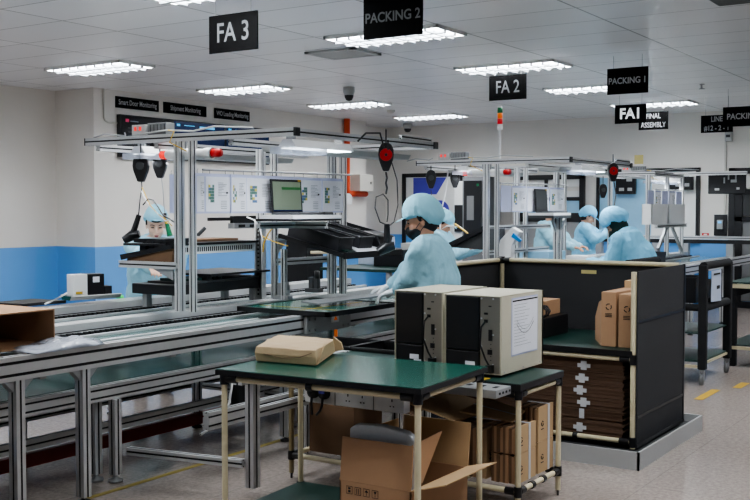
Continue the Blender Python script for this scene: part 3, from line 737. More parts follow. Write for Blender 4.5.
p=at(160,164,x=5.15); balancer(p.x,p.y,p.z,'black tool balancer above the left worker, the right one of two',s_=.72)
p=at(431,178,x=9.15); balancer(p.x,p.y,p.z,'small black tool balancer above the masked worker cap')
p=at(455,178,x=9.3); balancer(p.x,p.y,p.z,'small black tool balancer behind the bright lamp of the second frame',s_=.75)
p=at(613,171,y=3.72); balancer(p.x,p.y,p.z,'black tool balancer with red disc above the bending worker',red)
p=at(603,190,x=13.4); balancer(p.x,p.y,p.z,'black narrow balancer at the left end of the farthest frame')
# hanging scanners --------------------------------------------------
def scanner(c,dirv,label,cable,scale=1.0,cm=None):
    """c: top of the handle; handle runs along dirv to the head"""
    t=thing('barcode_scanner',tuple(c),label,'scanner','hand scanners hanging on cables')
    c=V(c); d=V(dirv).normalized(); e=c+d*.15*scale
    MB().use(blk).tube([c,c+d*.05,c+d*.11,e],lambda q:.018*scale+.006*q*scale,12).build('handle',t)
    side=V((-.55,.84,0))
    h0=e-side*.05*scale+V((0,0,.01)); h1=e+side*.06*scale-V((0,0,.035))
    MB().use(blks).tube([h0,e,h1],lambda q:(.026+.012*math.sin(q*3))*scale,12).build('scan_head',t)
    b=MB().use(cm or dgrey).tube(cable,.0045,6); b.build('cable',t)
    return t
c=at(411,0,y=3.5)
S=at(387,222,y=3.95); loop=[at(*p,y=3.8) for p in((391,160),(397,180),(398,205),(394,222),(389,226),(380,222),(375,208),(376,197),(383,194),(388,200),(388,215),(387,222))]
scanner(at(387,224,y=3.8),(0,0,-1),'black scanner hanging on a looped cable under the red balancer',loop,scale=1.05)
tag(MB().use(blk).tube([at(386,172,y=3.8),at(387,178,y=3.8),at(386,183,y=3.8),at(387,188,y=3.8),at(386,194,y=3.8)],.007,8).build('coil_hook',loc=at(386,172,y=3.8)),'short black hook and coil just below the red balancer disc','hook')
cb=[at(*p,x=5.15) for p in((141,176),(142,187),(140,200),(139,212),(138,217))]
scanner(at(139,215,x=5.15),(-.18,.28,-1),'black scanner hanging in front of the left worker face',cb,scale=1.0)
b=MB().use(dgrey).tube([at(*p,x=5.15) for p in((143,205),(148,199),(153,200),(158,207),(163,215),(170,219),(174,222))],.005,6)
b.use(yel).tube([at(*p,x=5.15) for p in((142,187),(150,205),(158,214),(166,219),(172,226))],.0035,6)
b.use(white).tube([at(*p,x=5.15) for p in((141,190),(147,203),(156,212),(165,221),(172,219))],.0045,6)
tag(b.build('cable_bundle',loc=at(141,187,x=5.15)),'white, grey and yellow cables looping before the left worker cap','cable')
tag(MB().use(alud).tube([at(*p,x=5.2) for p in((161,174),(163,190),(164,205),(165,215))],.003,6).use(blk).tube([at(165,213,x=5.2),at(165,218,x=5.2)],.012,8).build('balancer_wire',loc=at(161,174,x=5.2)),'thin steel wire with black stop hanging from the right balancer','wire')
t=thing('screwdriver',tuple(at(169,235,x=5.2)),'green and yellow handled driver hanging before the left worker chin','tool')
MB().use(greenlite).tube([at(167,224,x=5.2),at(170,236,x=5.2)],.014,10,r2=.02).build('grip',t)
MB().use(yel).tube([at(164,218,x=5.2),at(167,224,x=5.2)],.01,8).build('collar',t)
# second station cables
b=MB().use(white).tube([at(*p,x=9.3) for p in((448,172),(446,190),(441,212),(440,230),(447,226),(460,227),(470,236),(478,243))],.008,6)
b.use(yel).tube([at(*p,x=9.3) for p in((455,224),(466,232),(474,240))],.01,6)
tag(b.build('cable_bundle',loc=at(448,172,x=9.3)),'white and yellow air hoses behind the masked worker head','cable')
tag(MB().use(dgrey).tube([at(*p,x=9.1) for p in((431,190),(432,200),(431,215))],.004,6).build('balancer_wire',loc=at(431,190,x=9.1)),'thin wire hanging from the small balancer above the masked worker','wire')
b=MB().use(dgrey).tube([at(*p,y=3.72) for p in((614,182),(616,195),(614,207),(610,214),(615,222))],.006,6)
tag(b.build('balancer_wire',loc=at(614,182,y=3.72)),'dark coiled wire dropping from the far red balancer','wire')
tag(MB().use(blk).tube([at(*p,y=3.6) for p in((358,141),(366,133),(380,133),(384,148))],.006,6).tube([at(*p,y=3.6) for p in((388,140),(388,150))],.006,6).build('hose_loop',loc=at(358,141,y=3.6)),'thin black hose arched over the beam above the red balancer','hose')
# signal tower
sx,sy=9.3,4.6
t=thing('signal_tower',(sx,sy,1.98),'stack light in green, orange and red on a white pole above the second frame','light')
MB().use(white).tube([(sx,sy,1.975),(sx,sy,2.28)],.011,10).build('pole',t)
for z,m,n in((2.28,white,'base'),(2.335,redlens,'red_lens'),(2.39,orangelite,'orange_lens'),(2.445,greenlite,'green_lens')):
    MB().use(m).lathe([(0,0),(.026,0),(.026,.052),(0,.052)],(sx,sy,z)).build(n,t)
MB().use(white).lathe([(.027,0),(.027,.008),(0,.012)],(sx,sy,2.497)).build('top_cap',t)
# yellow note above the second frame
tag(MB().use(mat('pale_yellow_card',(196,182,120),.7)).box(9.3+1.95,9.3+1.96,3.8,3.9,1.99,2.09).build('tag_card',loc=(11.25,3.8,1.99)),'pale yellow card standing on the end of the second frame beam','card')
# ------------------------------------------------------------------ document sheets
def sheet(x0,x1,y,z0,z1,seed,label,tint=False,tilt=0):
    r=random.Random(seed)
    t=MB().use(sleeve).box(x0,x1,y,y+.004,z0,z1)
    t.use(sleeve if tint else paper).box(x0+.008,x1-.008,y-.002,y,z0+.012,z1-.02)
    w=x1-x0; h=z1-z0
    if not tint:
        if seed%3!=2:
            cx=x0+w*.12; 
            for i in range(6):
                for j in range(3):
                    t.use(r.choice([photo_a,photo_b,photo_c,photo_a,paper])).box(cx+j*w*.075,cx+(j+.92)*w*.075,y-.0035,y-.002,z1-.09-i*h*.075,z1-.09-i*h*.075+h*.07)
        t.use(ink)
        for i in range(9): t.box(x0+w*.5,x0+w*(.62+.25*r.random()),y-.0035,y-.002,z1-.06-i*h*.04,z1-.06-i*h*.04+.0025)
        for i in range(5): t.box(x0+w*.6,x0+w*.82,y-.0035,y-.002,z0+.03+i*.012,z0+.033+i*.012)
        t.use(inkd).box(x0+w*.8,x0+w*.87,y-.0035,y-.002,(z0+z1)/2,(z0+z1)/2+.012)
    # hanging loop on the rail
    for q in(.2,.8): t.use(alud).tube([(x0+w*q,y+.002,z1-.005),(x0+w*q-.005,y,z1+.015),(x0+w*q+.004,y,z1+.028)],.002,5)
    tag(t.build('document_sheet',loc=(x0,y,z0)),label,'paper','plastic sleeved instruction sheets hanging on the rails')
ys=4.53
ordn=['first','second','third','fourth','fifth','sixth','seventh','eighth']
spans=[(170,179,0,True),(196,205,2,False),(205,231,1,False),(231,247,3,False),(246,277,4,False),(277,299,5,False),(299,322,6,False),(322,343,7,False)]
for i,(a,c_,sd,ti) in enumerate(spans):
    yy=ys+(-.012 if i%2 else .0)+(.33 if i==0 else 0)
    sheet(xat(a,yy),xat(c_,yy),yy,1.465,1.722,sd,f'{"bluish" if ti else "white"} sleeved instruction sheet on the nearest frame rail, {ordn[i]} from its left end',ti)
for i,(a,c_) in enumerate([(501,511),(512,526),(527,541),(541,549),(550,564)]):
    yy=4.49-(.012 if i%2 else 0); sheet(xat(a,yy),xat(c_,yy),yy,1.46,1.722,i+3,f'sleeved sheet on the second frame rail, {ordn[i]} from its left end',i==0)
for i,(a,c_) in enumerate([(648,654),(655,661),(662,668),(669,675),(676,682)]):
    yy=4.35-(.012 if i%2 else 0); sheet(xat(a,yy),xat(c_,yy),yy,1.53,1.73,i+8,f'sleeved sheet on the farthest frame rail, {ordn[i]} from its left end',i%2==0)
for a,a2,n_ in ((652,667,'left'),(669,685,'right')):
    xa_,xb_=xat(a,4.2),xat(a2,4.2)
    tag(MB().use(white).box(xa_,xb_,4.2,4.21,1.30,1.55).box(xa_,xb_,4.32,4.33,1.30,1.55).box(xa_,xa_+.01,4.2,4.33,1.3,1.55).box(xb_-.01,xb_,4.2,4.33,1.3,1.55).box(xa_,xb_,4.2,4.33,1.29,1.30).build('storage_bin',loc=(xa_,4.2,1.29)),f'white storage bin on the farthest frame, {n_} one of two','bin')
# laptop
def laptop(x0,y0,z,label,on=True,w=.345):
    t=thing('laptop',(x0,y0,z),label,'laptop')
    M=Matrix.Rotation(math.radians(-4),3,'X')
    MB().use(dgrey).box(x0,x0+w,y0,y0+.23,z,z+.018).build('keyboard_base',t,bevel=.004)
    c=V((x0+w/2,y0+.235,z+.128))
    lid=MB().use(blk).rbox(c,w,.012,.238,M).build('screen_lid',t,bevel=.003)
    n=M@V((0,-1,0)); u=M@V((0,0,1))
    b=MB().use(screen if on else dgrey).rbox(c+n*.007+u*.004,w-.035,.002,.196,M)
    if on:
        b.use(scrgreen).rbox(c+n*.0085+V((w*.14,0,0))+u*.055,w*.62,.001,.018,M)
        b.use(scrgrey)
        for k in range(7): b.rbox(c+n*.0085+V((-w*.34,0,0))+u*(.07-k*.022),w*.16,.001,.003,M)
        for k in range(5): b.rbox(c+n*.0085+V((w*.1,0,0))+u*(.02-k*.02),w*.5,.001,.002,M)
        b.rbox(c+n*.0085+V((-w*.2,0,0)),.002,.001,.19,M); b.use(tvblue).rbox(c+n*.0085-u*.1,w-.02,.001,.008,M)
    sub(b,'display',lid)
    b=MB().use(yellow).rbox(c+n*.0095+V((w*.42,0,0))+u*.112,.035,.001,.014,M); sub(b,'sticker',lid)
laptop(xat(271.5,4.47),4.24,1.453,'open laptop with pale green screen on the shelf of the nearest frame')
tag(MB().use(blk).box(5.82,5.92,4.22,4.29,1.4525,1.475).build('computer_mouse',bevel=.01,loc=(5.84,4.24,1.45)),'black computer mouse right of the laptop on the shelf','mouse')
laptop(xat(535.5,4.45),4.22,1.451,'laptop with dark blank screen on the second frame shelf',on=False,w=.3)
# ------------------------------------------------------------------ bins & objects on station 1
def bin_(cx,cy,cz,L,w,h,M,label,name='parts_bin',m=binm,cat='bin'):
    t=thing(name,(cx,cy,cz),label,cat)
    b=MB().use(m); c=V((cx,cy,cz)); th=.006
    def rb(dx,dy,dz,sx,sy,sz): b.rbox(c+M@V((dx,dy,dz)),sx,sy,sz,M)
    rb(0,0,-h/2,w,L,th); rb(-w/2,0,0,th,L,h); rb(w/2,0,0,th,L,h); rb(0,-L/2,0,w,th,h); rb(0,L/2,0,w,th,h)
    b.build('bin_body',t)
    b=MB().use(dgrey)
    for sx in(-1,1): b.rbox(c+M@V((sx*(w/2+.004),0,h/2-.006)),.014,L+.012,.01,M)
    for sy in(-1,1): b.rbox(c+M@V((0,sy*(L/2+.004),h/2-.006)),w+.012,.014,.01,M)
    b.build('rim',t)
    return t
Mt=Matrix.Rotation(math.radians(13),3,'X')
def onTray(x,y): return 1.165+(y-4.12)*(.135/.6)
for i,(x,lab) in enumerate([(TR[0]+.14,'long black parts bin on the tilted tray, nearest the laptop'),(TR[0]+.40,'long black parts bin on the tilted tray, second from the left'),(TR[0]+.66,'long black parts bin on the tilted tray, third, largest')]):
    yy=4.43; L=.46
    bin_(x,yy,onTray(x,yy)+.058,L,.17,.105,Mt,lab)
p=at(385,232,y=4.45)
bin_(TR[1]-.14,4.60,1.325,.22,.24,.07,Matrix.Rotation(math.radians(8),3,'X'),'short black bin just behind the hanging looped scanner')
t=thing('scanner_cradle',tuple(at(412,240,y=3.95)),'black cradle box with small label at the tray corner by the masked worker','holder')
cx_=TR[1]-.19; b=MB().use(blk).prism([(cx_,4.16,1.19),(cx_,4.42,1.245),(cx_,4.34,1.33),(cx_,4.22,1.30)],(0,0,0),(.17,0,0)); b.build('housing',t,bevel=.008)
MB().use(yellow).box(cx_+.05,cx_+.12,4.155,4.16,1.2,1.225).build('label_sticker',t)
tag(MB().use(paper).prism([(6.1,4.14,1.185),(6.62,4.14,1.185),(6.7,4.24,1.21),(6.2,4.3,1.225)],(0,0,0),(0,0,.002)).build('paper_sheet',loc=(6.1,4.14,1.185)),'loose white sheet under the bins on the tilted tray','paper')
tag(MB().use(greend).prism([(6.0,4.15,1.185),(6.08,4.15,1.185),(6.08,4.66,1.30),(6.0,4.66,1.30)],(0,0,0),(0,0,.006)).build('green_mat',loc=(6,4.15,1.185)),'narrow green mat at the left side of the tilted tray','mat')
# left operator: tilted black bin on the side rail, low black box
Ml=Matrix.Rotation(math.radians(-14),3,'X')
t=thing('tray_bin',(4.95,5.0,1.13),'black ridged bin tilted on the left shelf in front of the left worker','bin')
MB().use(cardd).prism([(4.9,5.22,1.115),(4.9,4.8,1.115),(4.9,4.78,1.235),(4.9,5.2,1.16)],(0,0,0),(.10,0,0)).build('tray_base',t)
MB().use(blk).prism([(4.885,5.25,1.15),(4.885,4.78,1.235),(4.885,4.77,1.265),(4.885,5.26,1.185)],(0,0,0),(.02,0,0)).build('front_lip',t)
b=MB().use(blk).prism([(4.97,5.16,1.18),(4.97,4.78,1.255),(4.97,4.78,1.29),(4.97,5.12,1.27),(4.97,5.16,1.25)],(0,0,0),(.07,0,0))
for k in range(5): y=5.10-k*.065; b.prism([(4.955,y,1.2),(4.955,y-.012,1.2),(4.955,y-.012,1.275),(4.955,y,1.27)],(0,0,0),(.02,0,0))
b.build('ridged_wall',t)
t=thing('instrument_case',(5.0,5.0,.85),'low wide black case with thin trays on legs under the left shelf','case')
MB().use(blk).box(5.0,5.95,4.86,5.27,.915,.985).build('case_body',t,bevel=.006)
MB().use(dgrey).box(5.08,5.95,4.86,5.2,.986,1.0).build('lid_plate',t)
MB().use(alud).box(5.05,5.1,5.18,5.22,.82,.915).box(5.05,5.1,4.9,4.94,.82,.915).box(5.85,5.9,4.9,4.94,.82,.915).box(5.85,5.9,5.18,5.22,.82,.915).build_each('support_leg',t)
b=MB().use(greend)
for k in range(8): b.box(5.12+k*.05,5.15+k*.05,4.9,5.12,1.0,1.018)
tag(b.build('circuit_board_rack',loc=(5.12,4.9,1)),'row of small dark boards lying on the low black case','boards')
tag(MB().use(blks).box(5.3,5.95,4.82,5.3,1.03,1.045).use(dgrey).box(5.32,5.36,4.86,4.9,1.001,1.03).box(5.88,5.92,4.86,4.9,1.001,1.03).box(5.32,5.36,5.2,5.24,1.001,1.03).box(5.88,5.92,5.2,5.24,1.001,1.03).build('black_plate',loc=(5.3,4.82,1.03)),'thin black plate stacked above the low black case','plate')
tag(MB().use(blk).box(5.05,5.35,5.0,5.3,1.263,1.29).use(cardd).box(5.35,5.8,5.0,5.25,1.263,1.28).build('parts_tray',loc=(5.05,5,1.263)),'dark parts tray lying on the perforated deck','tray')
# monitor arm
t=thing('monitor_arm',(5.9,5.1,1.38),'black monitor arm reaching left above the perforated deck','arm')
MB().use(blk).box(xat(209,5.15),xat(240,5.15),5.14,5.17,1.405,1.43).build('arm_bar',t,bevel=.003)
aa,ab=xat(231,5.15),xat(257,5.15)
MB().use(alud).box(aa,ab,5.12,5.18,1.345,1.385).use(groove).box(aa+.05,aa+.12,5.115,5.12,1.355,1.375).box(aa+.18,aa+.25,5.115,5.12,1.355,1.375).use(blk).box(aa,ab,5.13,5.16,1.386,1.44).build('arm_bracket',t)
t=thing('clamp_lever',(4.95,4.6,1.33),'dark clamp lever sticking out from the nearest frame post','lever')
MB().use(dgrey).tube([at(190,235,x=4.93),at(199,235,x=4.95)],.006,8).build('shaft',t); MB().use(dgrey).tube([at(198,235,x=4.95),at(205,228,x=5.0)],.012,10).build('grip',t)
tag(MB().use(white).tube([at(*p,x=5.75) for p in((247,217),(254,220),(260,229),(263,240))],.006,8).build('air_hose',loc=at(247,217,x=5.75)),'white air hose curving beside the perforated upright','hose')
b=MB().use(yel).tube([at(*p,x=5.75) for p in((274,226),(268,234),(264,243),(263,252))],.005,6).tube([at(*p,x=5.75) for p in((262,236),(272,241),(284,245),(288,246))],.004,6)
tag(b.build('yellow_cable',loc=at(274,226,x=5.75)),'thin yellow cable looping by the perforated upright','cable')
# small motors on the conveyor near the green tray
for i,(px,py,lab) in enumerate([(283,298,'small silver stopper unit on the conveyor beside the green tray'),(314,291,'small black motor unit on the conveyor by the frame post'),]):
    p=at(px,py,z=.84)
    t=thing('stopper_unit',(p.x,p.y,.83),lab,'motor')
    b=MB().use(alud if i==0 else dgrey).box(p.x-.03,p.x+.03,p.y-.07,p.y+.07,.83,.86).box(p.x-.02,p.x+.02,p.y-.05,p.y-.01,.86,.94).box(p.x-.02,p.x+.02,p.y+.0,p.y+.04,.86,.95); b.build('housing',t,bevel=.003)
    MB().use(blk if i else alud).lathe([(0,.0),(.022,0),(.022,.06),(0,.06)],(p.x,p.y-.03,.94 if i else .9)).build('motor_can',t)
# green tray fixture on the conveyor
t=thing('transfer_tray',(5.32,3.82,.8),'green work board with black edge lying across the conveyor before the masked worker','tray')
MB().use(greend).use(green).box(5.34,6.15,3.86,4.58,.826,.83).build('green_surface',t)
b=MB().use(blk).box(5.32,5.345,3.84,4.6,.803,.834).box(6.15,6.175,3.84,4.6,.803,.834).box(5.32,6.175,3.84,3.865,.803,.834).box(5.32,6.175,4.58,4.6,.803,.834).box(5.34,6.15,3.86,4.58,.803,.8255); b.build('black_edge',t)
b=MB().use(yellow).box(5.5,5.505,3.9,4.55,.8305,.832).box(5.36,6.1,4.1,4.105,.8305,.832); b.build('marking_line',t)
t=thing('product_sheet',(5.7,4.1,.87),'thin grey panel held in white gloves on the green work board','panel')
MB().use(mgrey).prism([(5.62,4.14,.842),(5.72,4.36,.842),(6.15,4.02,.885),(6.05,3.86,.885)],(0,0,0),(0,0,.01)).build('panel_plate',t)
t=thing('bracket_plate',(5.5,4.03,.72),'grey mounting plate with warning sticker and orange knob on the conveyor side','bracket')
MB().use(lgrey).box(5.35,5.85,4.03,4.058,.68,.79).build('plate',t)
MB().use(white).box(5.62,5.70,4.022,4.03,.73,.785).use(orangelite).prism([(5.64,4.02,.745),(5.68,4.02,.745),(5.66,4.02,.775)],(0,0,0),(0,.002,0)).build('warning_sticker',t)
MB().use(orangelite).tube([(5.66,4.02,.68),(5.66,4.02,.62)],.012,8).build('knob',t)
b=MB().use(alud)
for x in(5.38,5.44,5.76,5.82):
    for z in(.7,.77): b.lathe([(0,-.006),(.008,-.006),(.008,0)],(x,4.03,z),axis=(0,1,0),n=8)
b.build_each('bolt',t)
# ------------------------------------------------------------------ things at the left on the conveyor
t=thing('cardboard_box',(3.0,4.2,.81),'open brown cardboard box lying on the conveyor at the left photo edge','box')
p0=at(53,342,z=.81); 
bx1=3.46; by0=4.2; by1=4.75; zt_=.985
b=MB().use(card)
b.box(2.75,bx1,by1-.006,by1,.808,zt_).box(2.75,bx1,by0,by1,.808,.814).box(bx1-.006,bx1,by0+.0,by1,.808,zt_)
b.box(2.75,bx1,by0,by1,zt_,zt_+.006).build('carton_body',t)
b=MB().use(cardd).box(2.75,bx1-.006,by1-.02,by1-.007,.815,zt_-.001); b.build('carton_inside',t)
tag(MB().use(plastic_bag).prism([(2.95,4.3,.993),(3.1,4.28,.993),(3.16,4.4,.993),(3.0,4.45,.993)],(0,0,0),(0,0,.02)).build('plastic_wrap',loc=(2.95,4.3,.993)),'small crumpled white wrap on top of the left cardboard box','wrap')
def bag(pts,z0,h,label,name='plastic_bag'):
    # pillow-like film bag over an outline
    c=sum((V(p) for p in pts),V((0,0,0)))/len(pts); b=MB().use(plastic_bag); n=len(pts); vs=[]; R=7
    for k in range(R+1):
        q=k/R
        for i in range(n*4):
            a=i/4; i0=int(a)%n; f=a-int(a); P=V(pts[i0])*(1-f)+V(pts[(i0+1)%n])*f
            P=c+(P-c)*(1-q*.98)
            zz=z0+h*math.sin(min(1,q*1.6)*math.pi/2)*(.75+.9*noise.noise(P*9)) + .006*noise.noise(P*30)
            vs.append((P.x,P.y,zz if k else z0))
    N=n*4
    fs=[(k*N+i,k*N+(i+1)%N,(k+1)*N+(i+1)%N,(k+1)*N+i) for k in range(R) for i in range(N)]+[tuple(range(N))[::-1],tuple(range(R*N,R*N+N))]
    b.add(vs,fs,True); tag(b.build(name,loc=(c.x,c.y,z0)),label,'bag')
bag([at(4,350,z=.81)*1,at(36,353,z=.81),at(105,343,z=.81),at(100,338,z=.81),at(50,339,z=.81)],.803,.045,'flat clear plastic bag lying on the near conveyor rail beside the box')
# device + green tray + black plate at far left rear rail
p=at(88,298,z=.88)
t=thing('device_tray',(p.x,p.y,.84),'small green and silver boat shaped tray on the rear conveyor rail','tray')
A=[at(66,296,z=.88),at(116,293,z=.88)]
d=(A[1]-A[0]); ln=d.length; d.normalize(); nrm=V((d.y,-d.x,0))
b=MB().use(lgrey)
prof=[(-.09,.03),(-.06,.0),(.06,0),(.09,.03),(.085,.035),(.055,.008),(-.055,.008),(-.085,.035)]
b.prism([A[0]+nrm*q+V((0,0,r_-.03)) for q,r_ in prof],(0,0,0),d*ln); b.build('tray_body',t)
b=MB().use(green).prism([A[0]-d*.003+nrm*q+V((0,0,r_-.03)) for q,r_ in [(-.085,.03),(-.06,0),(.06,0),(.085,.03)]],(0,0,0),d*.12); b.build('green_end',t)
t=thing('power_device',(p.x,p.y,.88),'white and black boxed device with yellow label on the small tray','device')
q0=A[0]+d*.03; 
b=MB().use(white).prism([q0+nrm*.05,q0+nrm*.05+d*.11,q0-nrm*.05+d*.11,q0-nrm*.05],(0,0,0),(0,0,.15)); b.build('white_half',t,bevel=.004)
b=MB().use(blk).prism([q0+nrm*.05+d*.11,q0+nrm*.05+d*.24,q0-nrm*.05+d*.24,q0-nrm*.05+d*.11],(0,0,0),(0,0,.15)); b.prism([q0+nrm*.05+d*.24,q0+nrm*.05+d*.3,q0-nrm*.05+d*.3,q0-nrm*.05+d*.24],(0,0,0),(0,0,.06)); b.build('black_half',t,bevel=.004)
def dp(dd,z,w_,h_,m,name): 
    MB().use(m).prism([q0+nrm*.0515+d*dd+V((0,0,z)),q0+nrm*.0515+d*(dd+w_)+V((0,0,z)),q0+nrm*.0515+d*(dd+w_)+V((0,0,z+h_)),q0+nrm*.0515+d*dd+V((0,0,z+h_))],(0,0,0),nrm*.002).build(name,t)
dp(.02,.012,.05,.018,yellow,'yellow_label'); dp(.15,.09,.05,.04,paper,'white_label')
MB().use(white).tube([at(67,293,z=.9),at(60,297,z=.9),at(50,302,z=.86),at(45,304,z=.85)],.006,8).build('cable',t)
P=[at(22,307,z=.83),at(66,303,z=.83)]
tag(MB().use(blk).prism([P[0],P[1],P[1]+V((-.05,.3,0)),P[0]+V((-.05,.3,0))],(0,0,0),(0,0,.02)).build('black_plate',loc=P[0]),'flat black plate lying left of the small device tray','plate')
tag(MB().use(mat('bright_green_cap',(60,210,110),.5,emit=.3)).lathe([(0,0),(.03,0),(.025,.02),(0,.03)],at(120,298,z=.83)).build('indicator_button',loc=at(120,298,z=.83)),'tiny bright green button on the rear rail by the left worker','cap')
# ------------------------------------------------------------------ pipe-rack benches
def pipe(b,A,B,r=.014,m=None): b.use(m or cream).tube([A,B],r,12)
def joint(b,c,ax,L=.07,r=.02):
    c=V(c); a=V(ax); b.use(blk).tube([c-a*L/2,c+a*L/2],r,12)
# green table (front)
ROT=math.radians(3.7); C0=V((3.915,2.685,0)); ZT=.76
MR=Matrix.Rotation(ROT,3,'Z')
def T(x,y,z): v=MR@V((x,y,0)); return V((C0.x+v.x,C0.y+v.y,z))
t=thing('work_table',(C0.x,C0.y,0),'green topped cream pipe table in the foreground centre','table')
hx,hy=.345,.53
b=MB().use(blk).prism([T(-hx,-hy,ZT-.024),T(hx,-hy,ZT-.024),T(hx,hy,ZT-.024),T(-hx,hy,ZT-.024)],(0,0,0),(0,0,.023)); b.build('top_edge_band',t)
MB().use(green).prism([T(-hx+.004,-hy+.004,ZT-.001),T(hx-.004,-hy+.004,ZT-.001),T(hx-.004,hy-.004,ZT-.001),T(-hx+.004,hy-.004,ZT-.001)],(0,0,0),(0,0,.003)).build('tabletop',t)
px_,py_=hx-.03,hy-.03; zr=ZT-.042
b=MB()
for s_ in(-1,1):
    pipe(b,T(s_*px_,-py_,zr),T(s_*px_,py_,zr)); pipe(b,T(-px_,s_*py_,zr),T(px_,s_*py_,zr))
b.build('top_rail',t)
for sx in(-1,1):
    for sy in(-1,1):
        b=MB(); pipe(b,T(sx*px_,sy*py_,.0),T(sx*px_,sy*py_,ZT-.04)); b.build('leg',t)
b=MB()
for sx in(-1,1):
    for sy in(-1,1):
        joint(b,T(sx*px_,sy*py_,zr),(0,0,1),.055,.021); joint(b,T(sx*px_,sy*(py_-.045),zr),MR@V((0,1,0)),.06,.02); joint(b,T(sx*(px_-.045),sy*py_,zr),MR@V((1,0,0)),.06,.02)
        joint(b,T(sx*px_,sy*py_,.065),(0,0,1),.055,.021)
joint(b,T(-px_,.03,zr),MR@V((0,1,0)),.03,.02)
b.build_each('joint_clamp',t)
b=MB()
for s_ in(-1,1): pipe(b,T(s_*px_,-py_,.065),T(s_*px_,py_,.065)); pipe(b,T(-px_,s_*py_,.065),T(px_,s_*py_,.065))
b.build('lower_rail',t)
MB().use(greend).prism([T(-px_,-py_,.08),T(px_,-py_,.08),T(px_,py_,.08),T(-px_,py_,.08)],(0,0,0),(0,0,.012)).build('lower_shelf',t)
# yellow strip along left leg
MB().use(yellow).box(0,0,0,0,0,0) if 0 else None
# kraft package
t=thing('wrapped_parcel',tuple(T(.15,.3,ZT)),'brown paper wrapped parcel on the green table','parcel')
pk=[at(256,361,z=.765),at(316,366,z=.765),at(334,353,z=.765),at(278,348,z=.765)]
n4=len(pk); b=MB().use(kraft); c=sum(pk,V((0,0,0)))/4
N=10; vs=[];fs=[]
def bil(u,v): return pk[0]*(1-u)*(1-v)+pk[1]*u*(1-v)+pk[2]*u*v+pk[3]*(1-u)*v
def pz(u,v): 
    e=min(u,1-u,v,1-v)
    return .076*(1 if e>.001 else .95)+.006*noise.noise(bil(u,v)*12)+(.006 if .4<v<.6 else 0)
for j in range(N+1):
    for i in range(N+1): u=i/N; v=j/N; P=bil(u,v); vs.append((P.x,P.y,.765+pz(u,v)))
fs=[(j*(N+1)+i,j*(N+1)+i+1,(j+1)*(N+1)+i+1,(j+1)*(N+1)+i) for j in range(N) for i in range(N)]
edge=[i for i in range(N+1)]+[j*(N+1)+N for j in range(1,N+1)]+[N*(N+1)+i for i in range(N-1,-1,-1)]+[j*(N+1) for j in range(N-1,0,-1)]
o=len(vs)
for e in edge:
    P=V(vs[e]); dcen=(P-c); dcen.z=0; vs.append(tuple(V((P.x,P.y,.805))+dcen.normalized()*.008))
for e in edge: P=V(vs[e]); vs.append((P.x,P.y,.765))
E_=len(edge)
for k in range(E_):
    fs.append((edge[k],edge[(k+1)%E_],o+(k+1)%E_,o+k)); fs.append((o+k,o+(k+1)%E_,o+E_+(k+1)%E_,o+E_+k))
fs.append(tuple(range(o+E_,o+2*E_)))
b.add(vs,fs); b.build('wrapped_body',t,bevel=.004)
# folded end flap + ear
m1=(pk[1]+pk[2])/2; dd=(pk[2]-pk[1]).normalized(); out=V((dd.y,-dd.x,0))
if (m1-c).dot(out)<0: out=-out
MB().use(kraft).prism([pk[1]+out*.003+V((0,0,.006)),pk[2]+out*.003+V((0,0,.006)),pk[2]*.75+pk[1]*.25+out*.014+V((0,0,.08)),pk[1]*.75+pk[2]*.25+out*.014+V((0,0,.08))],(0,0,0),out*.004).build('end_flap',t)
MB().use(kraft).prism([pk[2]+V((0,0,.01)),pk[2]+out*.05+V((0,0,.02)),pk[2]+out*.04+V((0,0,.055)),pk[2]+V((0,0,.085))],(0,0,0),-dd*.02).build('loose_corner',t)
fr=(pk[1]-pk[0]).normalized(); nf=V((fr.y,-fr.x,0)); 
if (pk[0]-c).dot(nf)<0: nf=-nf
MB().use(cardd).tube([pk[0]+nf*.009+fr*.05+V((0,0,.04)),pk[0]+nf*.009+fr*.15+V((0,0,.025)),pk[0]+nf*.009+fr*.25+V((0,0,.035)),pk[1]+nf*.006-fr*.02+V((0,0,.06))],.0015,5).build('fold_line',t)
# socket trunking behind the table
t=thing('socket_strip',(4.3,3.0,.5),'white power socket strip with UK outlets under the far table edge','sockets')
MB().use(white).box(4.36,4.42,2.68,3.3,.47,.572).build('housing',t,bevel=.004)
b=MB().use(inkd)
for y in(3.02,2.93,2.75):
    b.box(4.357,4.36,y-.002,y+.003,.525,.537).box(4.357,4.36,y-.012,y-.006,.498,.504).box(4.357,4.36,y+.007,y+.013,.498,.504)
b.build_each('outlet_slot',t)
MB().use(mgrey).box(4.355,4.36,2.86,2.862,.47,.55).box(4.355,4.36,3.1,3.102,.47,.55).build('seam',t)
for i,y in enumerate((3.235,3.165)):
    t=thing('power_plug',(4.34,y,.53),'black power plug in the socket strip, '+('left one' if i==0 else 'right one with blue label'),'plug')
    MB().use(blk).lathe([(0,-.03),(.03,-.026),(.034,-.01),(.034,.0),(0,0)],(4.358,y,.53),axis=(1,0,0),n=14).build('plug_body',t)
    MB().use(blk).tube([(4.335,y,.505),(4.33,y,.47),(4.335,y+.015*(1 if i else 0),.44),(4.35,y+.04*i+.01,.41)],.007,8).build('cord',t)
    if i: MB().use(hpblue).box(4.325,4.3275,y-.018,y+.018,.53,.546).build('label_sticker',t)
